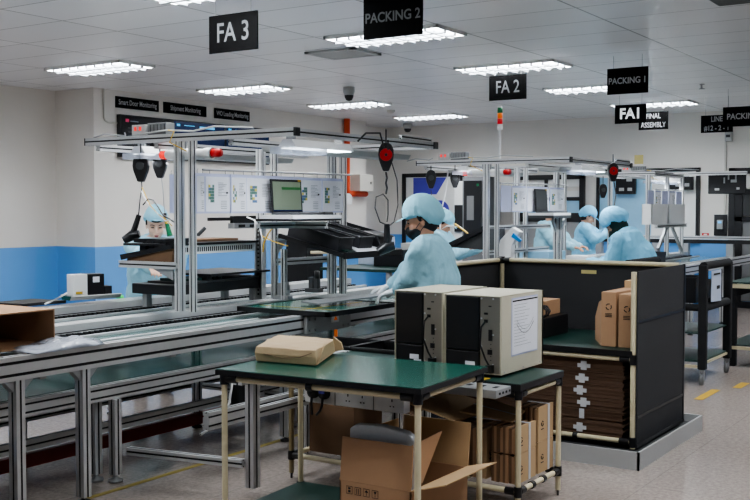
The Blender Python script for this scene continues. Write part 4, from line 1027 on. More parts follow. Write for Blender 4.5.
# big open carton
t=thing('open_carton',(3.75,2.3,.093),'large open brown carton with foam on the green table lower shelf','box')
X0_,X1_,Y0_,Y1_,Zb,Zm=3.69,4.2,2.235,2.60,.093,.30
b=MB().use(card); th=.005
b.box(X0_,X0_+th,Y0_,Y1_,Zb,Zm).box(X1_-th,X1_,Y0_,Y1_,Zb,Zm).box(X0_,X1_,Y0_,Y0_+th,Zb,Zm).box(X0_,X1_,Y1_-th,Y1_,Zb,Zm).box(X0_,X1_,Y0_,Y1_,Zb,Zb+th)
b.build('carton_body',t)
MB().use(card).prism([(X0_,Y0_+.0,Zm+.001),(X0_,Y1_,Zm+.001),(X0_+.02,Y1_,Zm+.19),(X0_+.02,Y0_,Zm+.19)],(0,0,0),(.005,0,0)).build('front_flap',t)
MB().use(cardl).prism([(X1_,Y0_,Zm),(X1_,Y1_,Zm),(X1_+.03,Y1_,Zm+.2),(X1_+.03,Y0_,Zm+.2)],(0,0,0),(.005,0,0)).build('rear_flap',t)
MB().use(cardl).prism([(X0_,Y0_,Zm),(X1_,Y0_,Zm),(X1_-.02,Y0_-.16,Zm+.045),(X0_+.02,Y0_-.16,Zm+.045)],(0,0,0),(0,0,.005)).build('side_flap',t)
MB().use(cardl).prism([(X0_,Y1_,Zm),(X1_,Y1_,Zm),(X1_-.02,Y1_+.0,Zm+.19),(X0_+.12,Y1_+.0,Zm+.19)],(0,0,0),(0,.005,0)).build('side_flap',t)
MB().use(card).prism([(3.70,Y0_+.03,.302),(3.84,Y0_+.03,.302),(4.05,Y0_+.05,.49),(3.72,Y0_+.02,.485)],(0,0,0),(0,.005,0)).build('inner_flap',t)
b=MB().use(cardd).prism([(X0_+.08,Y1_-.09,Zm-.01),(X1_-.03,Y1_-.2,Zm-.01),(X1_-.02,Y1_-.2,Zm+.16)],(0,0,0),(0,.004,0)).build('inner_divider',t) if 0 else None
b=MB().use(inkd); f_=X0_-.001
for k in range(4):
    y=Y1_-.035-k*.045
    b.box(f_,f_+.0005,y-.032,y-.03,Zm-.055,Zm-.02).box(f_,f_+.0005,y-.001,y,Zm-.055,Zm-.02).box(f_,f_+.0005,y-.032,y,Zm-.022,Zm-.02).box(f_,f_+.0005,y-.032,y,Zm-.055,Zm-.053)
y=Y1_-.035
b.box(f_,f_+.0005,y-.022,y-.01,Zm-.048,Zm-.038).box(f_,f_+.0005,y-.022,y-.01,Zm-.034,Zm-.026)
y-=.045; b.box(f_,f_+.0005,y-.022,y-.019,Zm-.05,Zm-.026).box(f_,f_+.0005,y-.012,y-.009,Zm-.05,Zm-.026)
y-=.045; b.prism([(f_,y-.026,Zm-.036),(f_,y-.006,Zm-.036),(f_,y-.016,Zm-.025)],(0,0,0),(.0005,0,0)); b.box(f_,f_+.0005,y-.017,y-.015,Zm-.05,Zm-.036)
y-=.045; b.prism([(f_,y-.023,Zm-.026),(f_,y-.009,Zm-.026),(f_,y-.016,Zm-.04)],(0,0,0),(.0005,0,0)); b.box(f_,f_+.0005,y-.017,y-.015,Zm-.05,Zm-.04)
b.build('handling_symbols',t)
MB().use(paper).box(f_-.0005,f_,Y1_-.25,Y1_-.12,.18,.225).build('shipping_label',t)
MB().use(tape_w).box(f_-.0002,f_+.0006,Y1_-.2,Y1_-.17,Zm-.02,Zm+.0).build('tape_piece',t) if 0 else None
t=tag(MB().use(foam).prism([(3.75,2.245,.2),(3.75,2.59,.2),(3.75,2.59,.52),(3.75,2.56,.54),(3.75,2.42,.55),(3.75,2.30,.535),(3.75,2.245,.50)],(0,0,0),(.05,0,0)).build('foam_block',bevel=.008,loc=(3.75,2.4,.2)),'grey foam sheet standing inside the open carton','foam')
# second bench behind (T2)
XA,XB,YA,YB,Z2=4.50,4.985,2.12,3.50,.655
t=thing('pipe_bench',(XA,YA,0),'cream pipe bench with dark green top carrying two computer towers','bench')
MB().use(blk).box(XA-.02,XB+.02,YA-.02,YB+.02,Z2-.033,Z2-.001).build('top_edge_band',t)
MB().use(greend).box(XA-.015,XB+.015,YA-.015,YB+.015,Z2-.001,Z2+.001).build('benchtop',t)
for x in(XA,XB):
    for y in(YA,YB):
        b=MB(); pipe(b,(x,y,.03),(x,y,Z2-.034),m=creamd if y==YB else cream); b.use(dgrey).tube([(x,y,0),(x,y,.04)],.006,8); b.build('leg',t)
zr2=Z2-.052; zl2=.13
b=MB(); 
for y in(YA,YB): pipe(b,(XA,y,zr2),(XB,y,zr2))
for x in(XA,XB): pipe(b,(x,YA,zr2),(x,YB,zr2))
b.build('top_rail',t)
b=MB()
for x in(XA,XB): pipe(b,(x,YA,zl2),(x,YB,zl2))
for k in range(5): pipe(b,(XA,YA+(YB-YA)*k/4,zl2),(XB,YA+(YB-YA)*k/4,zl2))
b.build('lower_rail',t)
b=MB()
for x in(XA,XB):
    for y in(YA,YB):
        for z in(zr2,zl2):
            joint(b,(x,y,z),(0,0,1),.05,.02); joint(b,(x+(.04 if x==XA else -.04),y,z),(1,0,0),.05,.019); joint(b,(x,y+(.04 if y==YA else -.04),z),(0,1,0),.05,.019)
for q in(.33,.6): joint(b,(XA+(XB-XA)*q,YA,zl2),(1,0,0),.03,.019)
b.build_each('joint_clamp',t)
# metal power strip on the bench front
t=thing('metal_power_strip',(4.4,2.3,.6),'silver perforated metal power strip between the two tables','strip')
b=MB().use(alud).box(4.30,4.46,2.14,2.60,.61,.65).build('housing',t,bevel=.003)
b=MB().use(inkd)
for k in range(5): b.box(4.36,4.40,2.17+k*.07,2.19+k*.07,.6505,.652)
for k in range(4): b.box(4.33+k*.035,4.345+k*.035,2.138,2.14,.625,.635)
b.build_each('outlet_slot',t)
tag(MB().use(yellow).box(4.5,4.56,2.3,2.42,.6565,.6585).build('tape_mark',loc=(4.5,2.3,.6565)),'small yellow tape mark under the right computer tower corner','tape')
# PC towers
def tower(x0,y0,label,doc,W_=.325):
    D_,H_=.50,.395; x1=x0+D_; y1=y0+W_; z0=Z2+.012; z1=z0+H_
    t=thing('computer_tower',(x0,y0,z0),label,'computer','beige computer towers seen from the rear')
    MB().use(pcbeige).box(x0,x1,y0,y0+.012,z0,z1).box(x0,x1,y1-.006,y1,z0,z1).box(x0,x1,y0,y1,z1-.006,z1).box(x0,x1,y0,y1,z0,z0+.006).box(x1-.02,x1,y0,y1,z0,z1).build('case',t,bevel=.004)
    MB().use(pcmetal).box(x0+.006,x0+.012,y0+.012,y0+.122,z0+.006,z1-.006).build('back_plate',t)
    MB().use(blks).box(x0+.003,x0+.03,y0+.128,y1-.008,z0+.115,z1-.008).build('upper_bay',t,bevel=.004)
    MB().use(blks).box(x0+.003,x0+.03,y0+.128,y1-.008,z0+.006,z0+.11).build('lower_bay',t,bevel=.004)
    b=MB().use(inkd); xf=x0+.003
    b.box(xf,xf+.003,y0+.055,y0+.075,z0+.17,z0+.225); b.box(xf,xf+.003,y0+.08,y0+.1,z0+.26,z0+.275); b.box(xf,xf+.003,y0+.08,y0+.1,z0+.3,z0+.31); b.box(xf,xf+.003,y0+.06,y0+.075,z0+.34,z0+.345)
    for k in range(5): b.box(xf,xf+.003,y0+.06,y0+.064,z0+.07+k*.02,z0+.074+k*.02)
    b.box(xf,xf+.003,y0+.055,y0+.08,z0+.1,z0+.125)
    b.build_each('port',t)
    b=MB().use(alu)
    for yy,zz in((.05,.38),(.115,.38),(.05,.2),(.115,.28),(.115,.14),(.05,.05)): b.lathe([(0,-.003),(.005,-.003),(.005,.002)],(x0+.006,y0+yy,z0+zz),axis=(1,0,0),n=8)
    b.build_each('screw',t)
    MB().use(paper).box(x0+.001,x0+.003,y0+.15,y0+.205,z0+.035,z0+.06).box(x0+.001,x0+.003,y0+.135,y0+.18,z0+.02,z0+.034).build('label_sticker',t)
    MB().use(blk).tube([(x0-.005,y0+.09,z0+.265),(x0-.03,y0+.1,z0+.24),(x0-.02,y0+.11,z0+.15),(x0-.02,y0+.08,z0+.08),(x0-.01,y0+.06,z0+.04)],.005,8).use(blk).box(x0-.03,x0+.006,y0+.045,y0+.075,z0+.012,z0+.05).build('power_cord',t)
    b=MB().use(blk)
    for xx in(x0+.05,x1-.05):
        for yy in(y0+.04,y1-.04): b.lathe([(0,-.011),(.015,-.011),(.015,.0),(0,0)],(xx,yy,z0))
    b.build_each('rubber_foot',t)
    b=MB().use(alud)
    for xx,zz in((.03,.01),(.25,.01),(.46,.01)): b.lathe([(0,-.002),(.004,-.002),(.004,.001)],(x0+xx,y0,z0+zz+.004),axis=(0,1,0),n=8)
    b.build_each('side_screw',t)
    if doc:
        t2=thing('posted_document',(x0+.2,y0-.004,z0+.12),'printed sheet with a curve chart in a sleeve on the right computer tower','paper')
        xa,xb,za,zb_=x0+.115,x0+.415,z0+.09,z0+.37; y=y0-.001
        MB().use(sleeve).box(xa-.008,xb+.008,y-.001,y,za-.008,zb_+.008).build('sleeve_film',t2)
        b=MB().use(paper).box(xa,xb,y-.0025,y-.001,za,zb_); b.use(inkd).box(xa,xb,y-.003,y-.0025,zb_-.012,zb_-.004)
        b.use(ink)
        for k in range(14): b.box(xa+.02,xa+.02+.12+.1*random.random(),y-.003,y-.0025,zb_-.03-k*.016,zb_-.0285-k*.016)
        pts=[(xa+.05+k*.02,y-.003,za+.1+.0016*(k-5)**2*1.3) for k in range(11)]
        b.use(inkd).tube(pts,.0012,4)
        b.use(ink).tube([(p_[0],p_[1],p_[2]+.02) for p_ in pts],.001,4)
        b.build('printed_page',t2)
    return t
tower(4.60,2.26,'right beige computer tower with a document on its side',True)
tower(4.66,2.625,'left beige computer tower with black rear bays',False,.30)
# boxes below the bench
def straps(b,a): pass
def bundle(x0,x1,y0,y1,z0,z1,label,n=9,name='carton_bundle'):
    """flattened cartons standing on edge, tied with a white strap"""
    t=thing(name,(x0,y0,z0),label,'box','strapped bundles of folded cartons')
    b=MB(); w=(y1-y0)/n
    for k in range(n):
        j=0 if k==0 else 1
        b.use(cardl if k==0 else (card if k%2 else cardd)).box(x0+.004*((k*7)%3)*j,x1-.004*((k*5)%3)*j,y0+k*w,y0+(k+1)*w-.002,z0,z1-.004*((k*3)%4)*j)  # front ply brightened in colour, as little light falls on that side
    b.build('folded_cartons',t)
    xm=(x0+x1)/2+.02
    b=MB().use(tape_w).box(xm,xm+.022,y0-.003,y0-.001,z0,z1+.001).box(xm,xm+.022,y0-.003,y1+.002,z1+.001,z1+.003).box(x0-.003,x0-.001,(y0+y1)/2,(y0+y1)/2+.015,z0,z1) if 0 else MB().use(tape_w).box(xm,xm+.022,y0-.003,y0-.001,z0,z1+.001).box(xm,xm+.022,y0-.003,y1+.002,z1+.001,z1+.003)
    b.build('white_strap',t)
    b=MB().use(inkd); 
    c_=V((x0+.045,y0-.002,(z0+z1)/2))
    for k in range(3):
        a=k*2.094+.5; P=c_+V((math.cos(a)*.013,0,math.sin(a)*.013)); Q=c_+V((math.cos(a+1.4)*.013,0,math.sin(a+1.4)*.013)); b.tube([P,(P+Q)/2+ (P+Q-2*c_)*.15,Q],.002,5)
    b.box(c_.x-.015,c_.x+.015,y0-.003,y0-.001,c_.z-.03,c_.z-.026)
    b.build('printed_mark',t)
bundle(4.54,4.76,2.145,2.29,.151,.295,'strapped carton bundle at the bottom left below the computer bench')
bundle(4.54,4.76,2.145,2.29,.298,.43,'strapped carton bundle at the upper left below the computer bench')
bundle(4.79,4.975,2.145,2.26,.151,.31,'strapped carton bundle at the bottom right below the computer bench')
bundle(4.79,4.975,2.145,2.26,.313,.49,'strapped carton bundle at the upper right below the computer bench')
bundle(4.56,4.95,2.32,2.6,.151,.40,'thick darker bundle of folded cartons behind the open carton',14)
# loose opened cartons on top
for i,(a,lab) in enumerate([(((4.55,2.5,.42),(4.95,2.42,.43),(4.9,2.75,.5),(4.6,2.8,.47)),'loose cardboard sheet on the bundles below the left tower'),(((4.6,2.2,.44),(4.75,2.2,.47),(4.82,2.45,.5),(4.6,2.5,.46)),'small cardboard sheet leaning on the left bundle top'),(((4.56,2.75,.42),(4.9,2.78,.44),(4.9,3.0,.5),(4.6,3.05,.5)),'loose grey brown cardboard sheet nearest the blue cloth')]):
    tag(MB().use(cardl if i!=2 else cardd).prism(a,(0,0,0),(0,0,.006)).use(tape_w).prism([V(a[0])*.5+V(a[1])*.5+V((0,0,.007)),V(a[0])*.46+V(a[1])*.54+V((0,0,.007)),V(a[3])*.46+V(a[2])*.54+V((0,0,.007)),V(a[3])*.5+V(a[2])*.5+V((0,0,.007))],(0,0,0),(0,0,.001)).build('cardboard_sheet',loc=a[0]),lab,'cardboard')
p=at(437,395,x=4.8)
tag(MB().use(navy).prism([(4.85,2.75,.46),(4.85,3.0,.46),(4.85,2.98,.58),(4.85,2.85,.6),(4.85,2.74,.57)],(0,0,0),(.1,0,0)).build('blue_cloth',bevel=.02,loc=(4.85,2.75,.46)),'dark blue folded cloth below the left computer tower','cloth')
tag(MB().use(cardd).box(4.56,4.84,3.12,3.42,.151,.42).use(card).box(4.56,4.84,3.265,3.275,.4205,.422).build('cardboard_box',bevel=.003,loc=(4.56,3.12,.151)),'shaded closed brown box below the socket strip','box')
tag(MB().use(cardd).box(4.50,4.62,2.76,2.86,.46,.6).build('cardboard_box',bevel=.003,loc=(4.5,2.76,.46)),'small brown box between the socket strip and the table leg','box') if 0 else None
# dark bins behind table on the floor / low shelf
for i,(x,y) in enumerate(((5.18,3.28),(5.18,3.63))):
    bin_(x,y,.58,.32,.34,.2,Matrix.Identity(3),['black tote bin behind the table, nearer the computer towers','black tote bin behind the parcel, nearer the conveyor'][i],'tote_bin',blks)
t=thing('low_bench',(4.98,3.1,0),'dark low bench carrying black tote bins before the conveyor','bench')
MB().use(dgrey).box(4.98,5.38,3.1,3.82,.44,.475).build('benchtop',t)
for x in(5.01,5.35):
    for y in(3.13,3.79):
        c_=MB(); c_.slot((x,y,0),(x,y,.44),.04,.04); c_.build('leg',t)
# ------------------------------------------------------------------ black screened cabinet
XF,XBk,YR,YL,ZTp=5.96,6.84,2.06,3.36,1.12
t=thing('screened_cabinet',(XF,YR,0),'black mesh sided pipe cabinet on a grey base right of the towers','cabinet')
for x in(XF,XBk):
    for y in(YR,YL):
        b=MB(); pipe(b,(x,y,.06),(x,y,ZTp),.017); b.build('post',t)
b=MB()
pipe(b,(XBk,YR,ZTp),(XBk,YL,ZTp),.016); pipe(b,(XF,YL,ZTp),(XBk,YL,ZTp),.016); b.build('top_rail',t)
b=MB(); 
for z in(.10,.655-.06): pipe(b,(XF,YR,z),(XF,YL,z),.015)
b.build('front_rail',t)
b=MB()
for y in(YR,YL):
    for z in(.10,.595): joint(b,(XF,y,z),(0,0,1),.06,.022); joint(b,(XF,y+(.05 if y==YR else -.05),z),(0,1,0),.06,.02)
joint(b,(XF,2.42,.10),(0,1,0),.03,.02); joint(b,(XBk,YL,ZTp),(0,0,1),.05,.022); joint(b,(XBk,YL-.04,ZTp),(0,1,0),.05,.02); joint(b,(XBk-.04,YL,ZTp),(1,0,0),.05,.02)
b.build_each('joint_clamp',t)
MB().use(blkm).box(XF-.01,XBk+.03,YR-.03,YR-.022,.07,ZTp+.005).build('side_screen',t)
b=MB().use(blks).box(XF-.01,XBk+.03,YR-.033,YR-.03,.07,.09).box(XF-.01,XBk+.03,YR-.033,YR-.03,.245,.26).box(XF-.01,XBk+.03,YR-.033,YR-.03,.815,.83).box(XBk+.02,XBk+.04,YR-.035,YR-.02,.07,ZTp+.008); b.build('screen_seam',t)
MB().use(blkm).box(XBk+.018,XBk+.026,YR-.02,YL,.07,ZTp-.012).build('rear_screen',t)
MB().use(blkm).box(XF,XBk,YL+.018,YL+.026,.07,ZTp-.012).build('left_screen',t)
MB().use(greend).box(XF+.0,XBk,YR+.0,YL,.638,.648).build('middle_shelf',t)
MB().use(blk).box(XF-.02,XF,YR,YL,.612,.648).build('shelf_edge',t)
MB().use(blk).box(XF,XBk,YR,YL,.075,.095).build('bottom_shelf',t)
MB().use(mat('pale_yellow_label',(200,190,130),.6)).box(XBk+.012,XBk+.016,2.64,2.75,1.04,1.065).build('label_plate',t)
t=thing('base_tray',(5.62,1.86,0),'grey sheet metal base tray under the black cabinet','tray')
b=MB().use(lgrey); bx0,bx1,by0_,by1_=5.70,6.98,1.93,3.5
for a in((bx0,bx0+.012,by0_,by1_),(bx1-.012,bx1,by0_,by1_),(bx0,bx1,by0_,by0_+.012),(bx0,bx1,by1_-.012,by1_)): b.box(*a,.0,.105)
b.build('rim',t); MB().use(dgrey).box(bx0+.012,bx1-.012,by0_+.012,by1_-.012,.0,.055).build('tray_floor',t)
# flattened carton stacks with white tape
zs=[.096,.235,.305,.378,.452,.53]; zs2=[.232,.302,.375,.449,.524,.585]
zs=[.097,.20,.268,.342,.416,.492]; zs2=[.197,.265,.339,.413,.489,.572]
nm=['lowest','second from the bottom','third from the bottom','fourth from the bottom','fifth from the bottom','topmost']
for i,(a,c_) in enumerate(zip(zs,zs2)):
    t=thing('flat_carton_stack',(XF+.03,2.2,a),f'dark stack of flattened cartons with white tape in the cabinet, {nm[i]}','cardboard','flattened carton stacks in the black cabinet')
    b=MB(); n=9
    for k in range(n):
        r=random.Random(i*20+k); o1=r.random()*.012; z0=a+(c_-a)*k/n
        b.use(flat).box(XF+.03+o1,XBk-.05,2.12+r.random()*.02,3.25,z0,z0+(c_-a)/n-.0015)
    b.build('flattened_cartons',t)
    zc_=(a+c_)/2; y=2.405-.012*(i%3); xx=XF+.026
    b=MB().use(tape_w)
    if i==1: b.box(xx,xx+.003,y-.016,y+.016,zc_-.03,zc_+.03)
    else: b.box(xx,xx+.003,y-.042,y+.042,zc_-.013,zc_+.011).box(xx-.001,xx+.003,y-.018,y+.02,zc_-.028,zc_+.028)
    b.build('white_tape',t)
# boxes on the cabinet shelf
def carton(x0,x1,y0,y1,z0,z1,label,mark=True,m=card):
    t=thing('cardboard_box',(x0,y0,z0),label,'box')
    MB().use(m).box(x0,x1,y0,y1,z0,z1).build('carton_body',t,bevel=.002)
    if mark:
        b=MB().use(inkd); c_=V((x0-.001,(y0+y1)/2,z1-.09))
        for k in range(3):
            a=k*2.094+.5; P=c_+V((0,math.cos(a)*.018,math.sin(a)*.018)); Q=c_+V((0,math.cos(a+1.4)*.018,math.sin(a+1.4)*.018)); b.tube([P,(P+Q)/2+(P+Q-2*c_)*.15,Q],.003,5)
        for k in range(3): b.box(c_.x-.001,c_.x,c_.y-.022,c_.y+.022,c_.z-.045-k*.009,c_.z-.041-k*.009)
        b.build('printed_mark',t)
carton(6.06,6.45,2.205,2.30,.65,.985,'tall brown box standing on the cabinet shelf, with printed recycling mark')
carton(6.06,6.45,2.085,2.19,.65,.975,'tall brown box on the cabinet shelf beside the cream post')
carton(6.47,6.72,2.12,2.30,.65,1.03,'brown box standing behind the two tall boxes on the cabinet shelf',False,cardl)
t=thing('divider_board',(6.2,2.33,.65),'brown board with sloped top left of the tall boxes on the cabinet shelf','board')
MB().use(card).prism([(6.1,2.315,.65),(6.35,2.45,.65),(6.35,2.45,.8),(6.28,2.40,.9),(6.1,2.315,.93)],(0,0,0),(.02,-.0,0)).build('sloped_board',t)
t=thing('bin_box',(6.25,2.95,.65),'black bin with a tangle of black cable on the cabinet shelf','bin')
MB().use(blk).box(6.2,6.6,2.74,3.05,.65,.78).build('bin_body',t,bevel=.006)
b=MB().use(blk)
for k in range(5):
    r=random.Random(k+50); c_=V((6.22+.02*k,2.77+.03*r.random(),.82))
    b.tube([c_+V((.0,.055*math.cos(q*.9+k),.035*math.sin(q*.9+k)*(1+.2*r.random()))) for q in range(8)],.006,6)
b.build('cable_tangle',t)
carton(6.34,6.6,2.80,3.05,.782,.88,'small brown box behind the right computer tower on the black bin',False)
# ------------------------------------------------------------------ black padded cart and far benches
t=thing('black_cart',(8.8,2.44,0),'black padded trolley on casters behind the black cabinet','cart')
cx0,cx1,cy0,cy1,cz=8.8,9.6,2.44,3.1,1.02
for x in(cx0,cx1):
    for y in(cy0,cy1): MB().use(blkp).box(x-.035,x+.035,y-.035,y+.035,.13,cz).build('post',t,bevel=.012)
b=MB().use(blkp)
for y in(cy0,cy1): b.tube([(cx0,y,cz-.01),(cx1,y,cz-.01)],.035,12); b.tube([(cx0,y,.655),(cx1,y,.655)],.035,12)
for x in(cx0,cx1): b.tube([(x,cy0,.655),(x,cy1,.655)],.03,12)
b.build('padded_rail',t)
MB().use(greend).box(cx0,cx1,cy0,cy1,.19,.205).build('lower_shelf',t)
MB().use(cream).box(cx0-.01,cx1,cy0-.012,cy0,.17,.19).box(cx0-.012,cx0,cy0,cy1,.14,.165).build('shelf_edge',t)
MB().use(greend).box(cx0,cx1,cy0,cy1,.43,.44).build('middle_shelf',t)
for x in(cx0,cx1):
    for y in(cy0,cy1):
        MB().use(alud).box(x-.02,x+.02,y-.02,y+.02,.1,.13).use(mgrey).lathe([(0,-.013),(.045,-.013),(.045,.013),(0,.013)],(x-.02,y,.045),axis=(0,1,0),n=16).use(alud).box(x-.03,x+.01,y-.02,y-.015,.04,.11).box(x-.03,x+.01,y+.015,y+.02,.04,.11).build('caster',t)
tag(MB().use(bluetray).prism([(8.9,2.4,.70),(9.2,2.395,.69),(9.2,2.398,.965),(8.9,2.398,.965)],(0,0,0),(0,.003,0)).use(inkd).box(9.05,9.14,2.392,2.394,.80,.83).box(8.95,9.15,2.392,2.394,.925,.94).build('hanging_document',loc=(8.9,2.4,.7)),'bluish white document hanging on the side of the black trolley','paper')
bin_(8.98,2.80,.80,.56,.26,.22,Matrix.Identity(3),'black bin standing on the black trolley beside the document','tote_bin',blks)
bin_(9.3,2.78,.78,.5,.3,.16,Matrix.Identity(3),'second black bin deeper on the black trolley','tote_bin',blks)
t=thing('pipe_bench',(9.7,2.3,0),'green topped black bench cut by the right photo edge','bench')
MB().use(greend).box(10.0,11.6,1.7,2.55,.79,.80).build('benchtop',t)
MB().use(cream).box(9.99,11.6,2.55,2.565,.745,.785).box(9.975,9.99,1.7,2.565,.745,.785).build('top_rail',t)
MB().use(greend).box(10.0,11.6,1.7,2.55,.20,.21).build('lower_shelf',t)
MB().use(cream).box(9.99,11.6,2.55,2.565,.165,.195).box(9.975,9.99,1.7,2.565,.165,.195).build('shelf_edge',t)
for x in(10.03,11.5):
    for y in(1.75,2.5): MB().use(blkp).box(x-.035,x+.035,y-.035,y+.035,0,.785).build('leg',t,bevel=.01)
MB().use(blkp).box(10.03,11.5,2.48,2.53,.66,.745).build('padded_rail',t)
tag(MB().use(blk).box(10.1,10.5,2.05,2.35,.801,1.03).build('black_box',bevel=.01,loc=(10.1,2.05,.801)),'black box on the bench at the right photo edge','box')
tag(MB().use(blk).box(10.15,10.7,1.95,2.35,.211,.5).build('black_crate',bevel=.02,loc=(10.15,1.95,.211)),'black crate on the lower shelf at the right photo edge','crate')
# second conveyor
leg2=[(9.2,3.53,.72,.05,.05),(10.6,3.53,.72,.05,.05),(12.2,3.53,.72,.05,.05),(13.6,3.53,.72,.05,.05),(9.2,5.1,.72,.05,.05),(11.4,5.1,.72,.05,.05),(13.6,5.1,.72,.05,.05)]
conveyor(8.9,15.2,3.5,4.45,5.1,.84,'far aluminium conveyor line under the second and third frames',leg2)
# far cross rail
t=thing('cross_conveyor',(15.1,3.2,0),'far aluminium rail with legs running across before the far wall','rail')
b=MB(); b.slot((15.45,2.6,1.06),(15.45,6.0,1.06),.06,.05); b.use(blk).box(15.42,15.48,2.6,6.0,.975,1.03); b.build('top_rail',t)
for y in(2.9,3.9,4.55,5.0,5.9): MB().use(alud).box(15.4,15.5,y-.05,y+.05,0,.975).build('leg',t)
tag(MB().use(red).box(15.40,15.41,4.2,4.3,1.095,1.13).use(white).box(15.395,15.40,4.225,4.275,1.1,1.12).build('warning_sign',loc=(15.4,4.2,1.095)),'tiny red and white sign on the far cross rail','sign')
# yellow floor marks
for i,(a,lab) in enumerate([((8.1,8.62,2.24,2.31),'yellow floor tape mark by the near trolley caster'),((8.8,9.1,2.12,2.19),'yellow floor tape mark right of the trolley')]):
    tag(MB().use(yellow).box(*a[:2],*a[2:],.0005,.002).build('floor_tape',loc=(a[0],a[2],0)),lab,'tape')
# second station stuff: bins, white cover, tape gun ------------------
tag(MB().use(blk).box(9.0,9.9,3.9,4.4,.86,.95).use(white).box(9.3,9.5,4.0,4.2,.95,.96).build('black_tray',loc=(9,3.9,.86)),'flat black tray on the far conveyor behind the black cabinet','tray')
p=at(575,252,y=4.1)
bin_(11.7,4.0,.93,.5,.45,.12,Matrix.Identity(3),'black bin with clear bags before the standing far worker','tote_bin',blk)
bag([(11.52,3.8,.95),(11.85,3.8,.95),(11.88,4.15,.95),(11.55,4.2,.95)],.93,.07,'clear crumpled bags inside the black bin before the far worker')
tag(MB().use(white).prism([at(495,263,x=9.2),at(510,263,x=9.2),at(512,245,x=9.2),at(520,232,x=9.2),at(512,227,x=9.2),at(500,240,x=9.2)],(0,0,0),(.08,.0,0)).build('tape_dispenser',bevel=.006,loc=at(500,240,x=9.2)),'white angled tape dispenser at the foot of the second frame','dispenser')
tag(MB().use(blue).prism([at(513,233,x=9.15),at(521,240,x=9.15),at(519,242,x=9.15),at(511,237,x=9.15)],(0,0,0),(.03,0,0)).build('hand_tool',loc=at(513,233,x=9.15)),'small bright blue handle beside the white dispenser','handle')
t=thing('rear_parts_tray',tuple(at(460,248,x=9.1)),'large tilted dark tray on the left side of the second frame','tray')
b=MB().use(dgrey).prism([at(448,247,x=9.15),at(487,250,x=9.15),at(487,229,x=9.15)],(0,0,0),(.4,0,0)); b.build('tray_base',t)
b=MB().use(blk).prism([at(446,244,x=9.1),at(487,224,x=9.1),at(487,229,x=9.1),at(447,249,x=9.1)],(0,0,0),(.05,0,0)); b.build('front_lip',t)
tag(MB().use(white).box(10.15,10.4,4.0,4.25,.86,1.0).build('white_carton',bevel=.005,loc=(10.15,4,.86)),'small white carton on the far conveyor left of the standing worker','box')
tag(MB().use(paleblue).box(10.3,10.75,4.5,4.9,.86,1.03).build('blue_carton',bevel=.005,loc=(10.3,4.5,.86)),'pale blue carton under the second frame shelf','box')
# things in the middle background between worker and frame
t=thing('rear_bench',(8.6,6.4,0),'dark background bench with cream rail seen left of the masked worker','bench')
b=MB().use(blkp).box(9.3,9.6,7.0,7.3,0,1.15); b.build('black_column',t)
MB().use(cream).tube([(9.3,6.95,1.0),(9.6,6.4,1.0)],.018,10).build('cream_rail',t)
MB().use(greend).box(9.4,11.4,5.95,6.9,.8,.83).build('benchtop',t)
b=MB().use(alud)
for x in(9.45,11.3):
    for y in(6.0,6.8): MB().use(alud).box(x-.025,x+.025,y-.025,y+.025,0,.8).build('leg',t)
tag(MB().use(blk).box(9.9,10.3,6.1,6.5,.831,1.03).build('black_bin',bevel=.01,loc=(9.9,6.1,.831)),'black bin on the background bench left of the masked worker','bin')
tag(MB().use(offw).box(10.5,10.9,6.1,6.5,.831,1.08).use(yellow).box(10.495,10.5,6.15,6.4,.85,.87).build('white_instrument',bevel=.01,loc=(10.5,6.1,.831)),'off white instrument box on the background bench','instrument')
tag(MB().use(bluetray).box(10.1,10.45,6.55,6.85,.831,1.16).build('pale_box',bevel=.01,loc=(10.1,6.55,.831)),'pale bluish box at the back of the background bench','box')
# white curved chair-like back beside the masked worker
t=thing('white_machine_cover',tuple(at(463,290,y=3.3)),'white plastic cover just right of the masked worker waist','cover')
MB().use(white).box(6.35,6.7,3.0,3.2,.5,1.1).use(white).build('cover_shell',t,bevel=.03) if 0 else None
pa,pb=at(459,287,x=7.3),at(467,287,x=7.3)
MB().use(offw).prism([(pa.x,pa.y,0),(pb.x,pb.y,0),at(466,270,x=7.3),at(464,264,x=7.3),at(459,264,x=7.3)],(0,0,0),(.3,0,0)).build('cover_shell',t,bevel=.01)

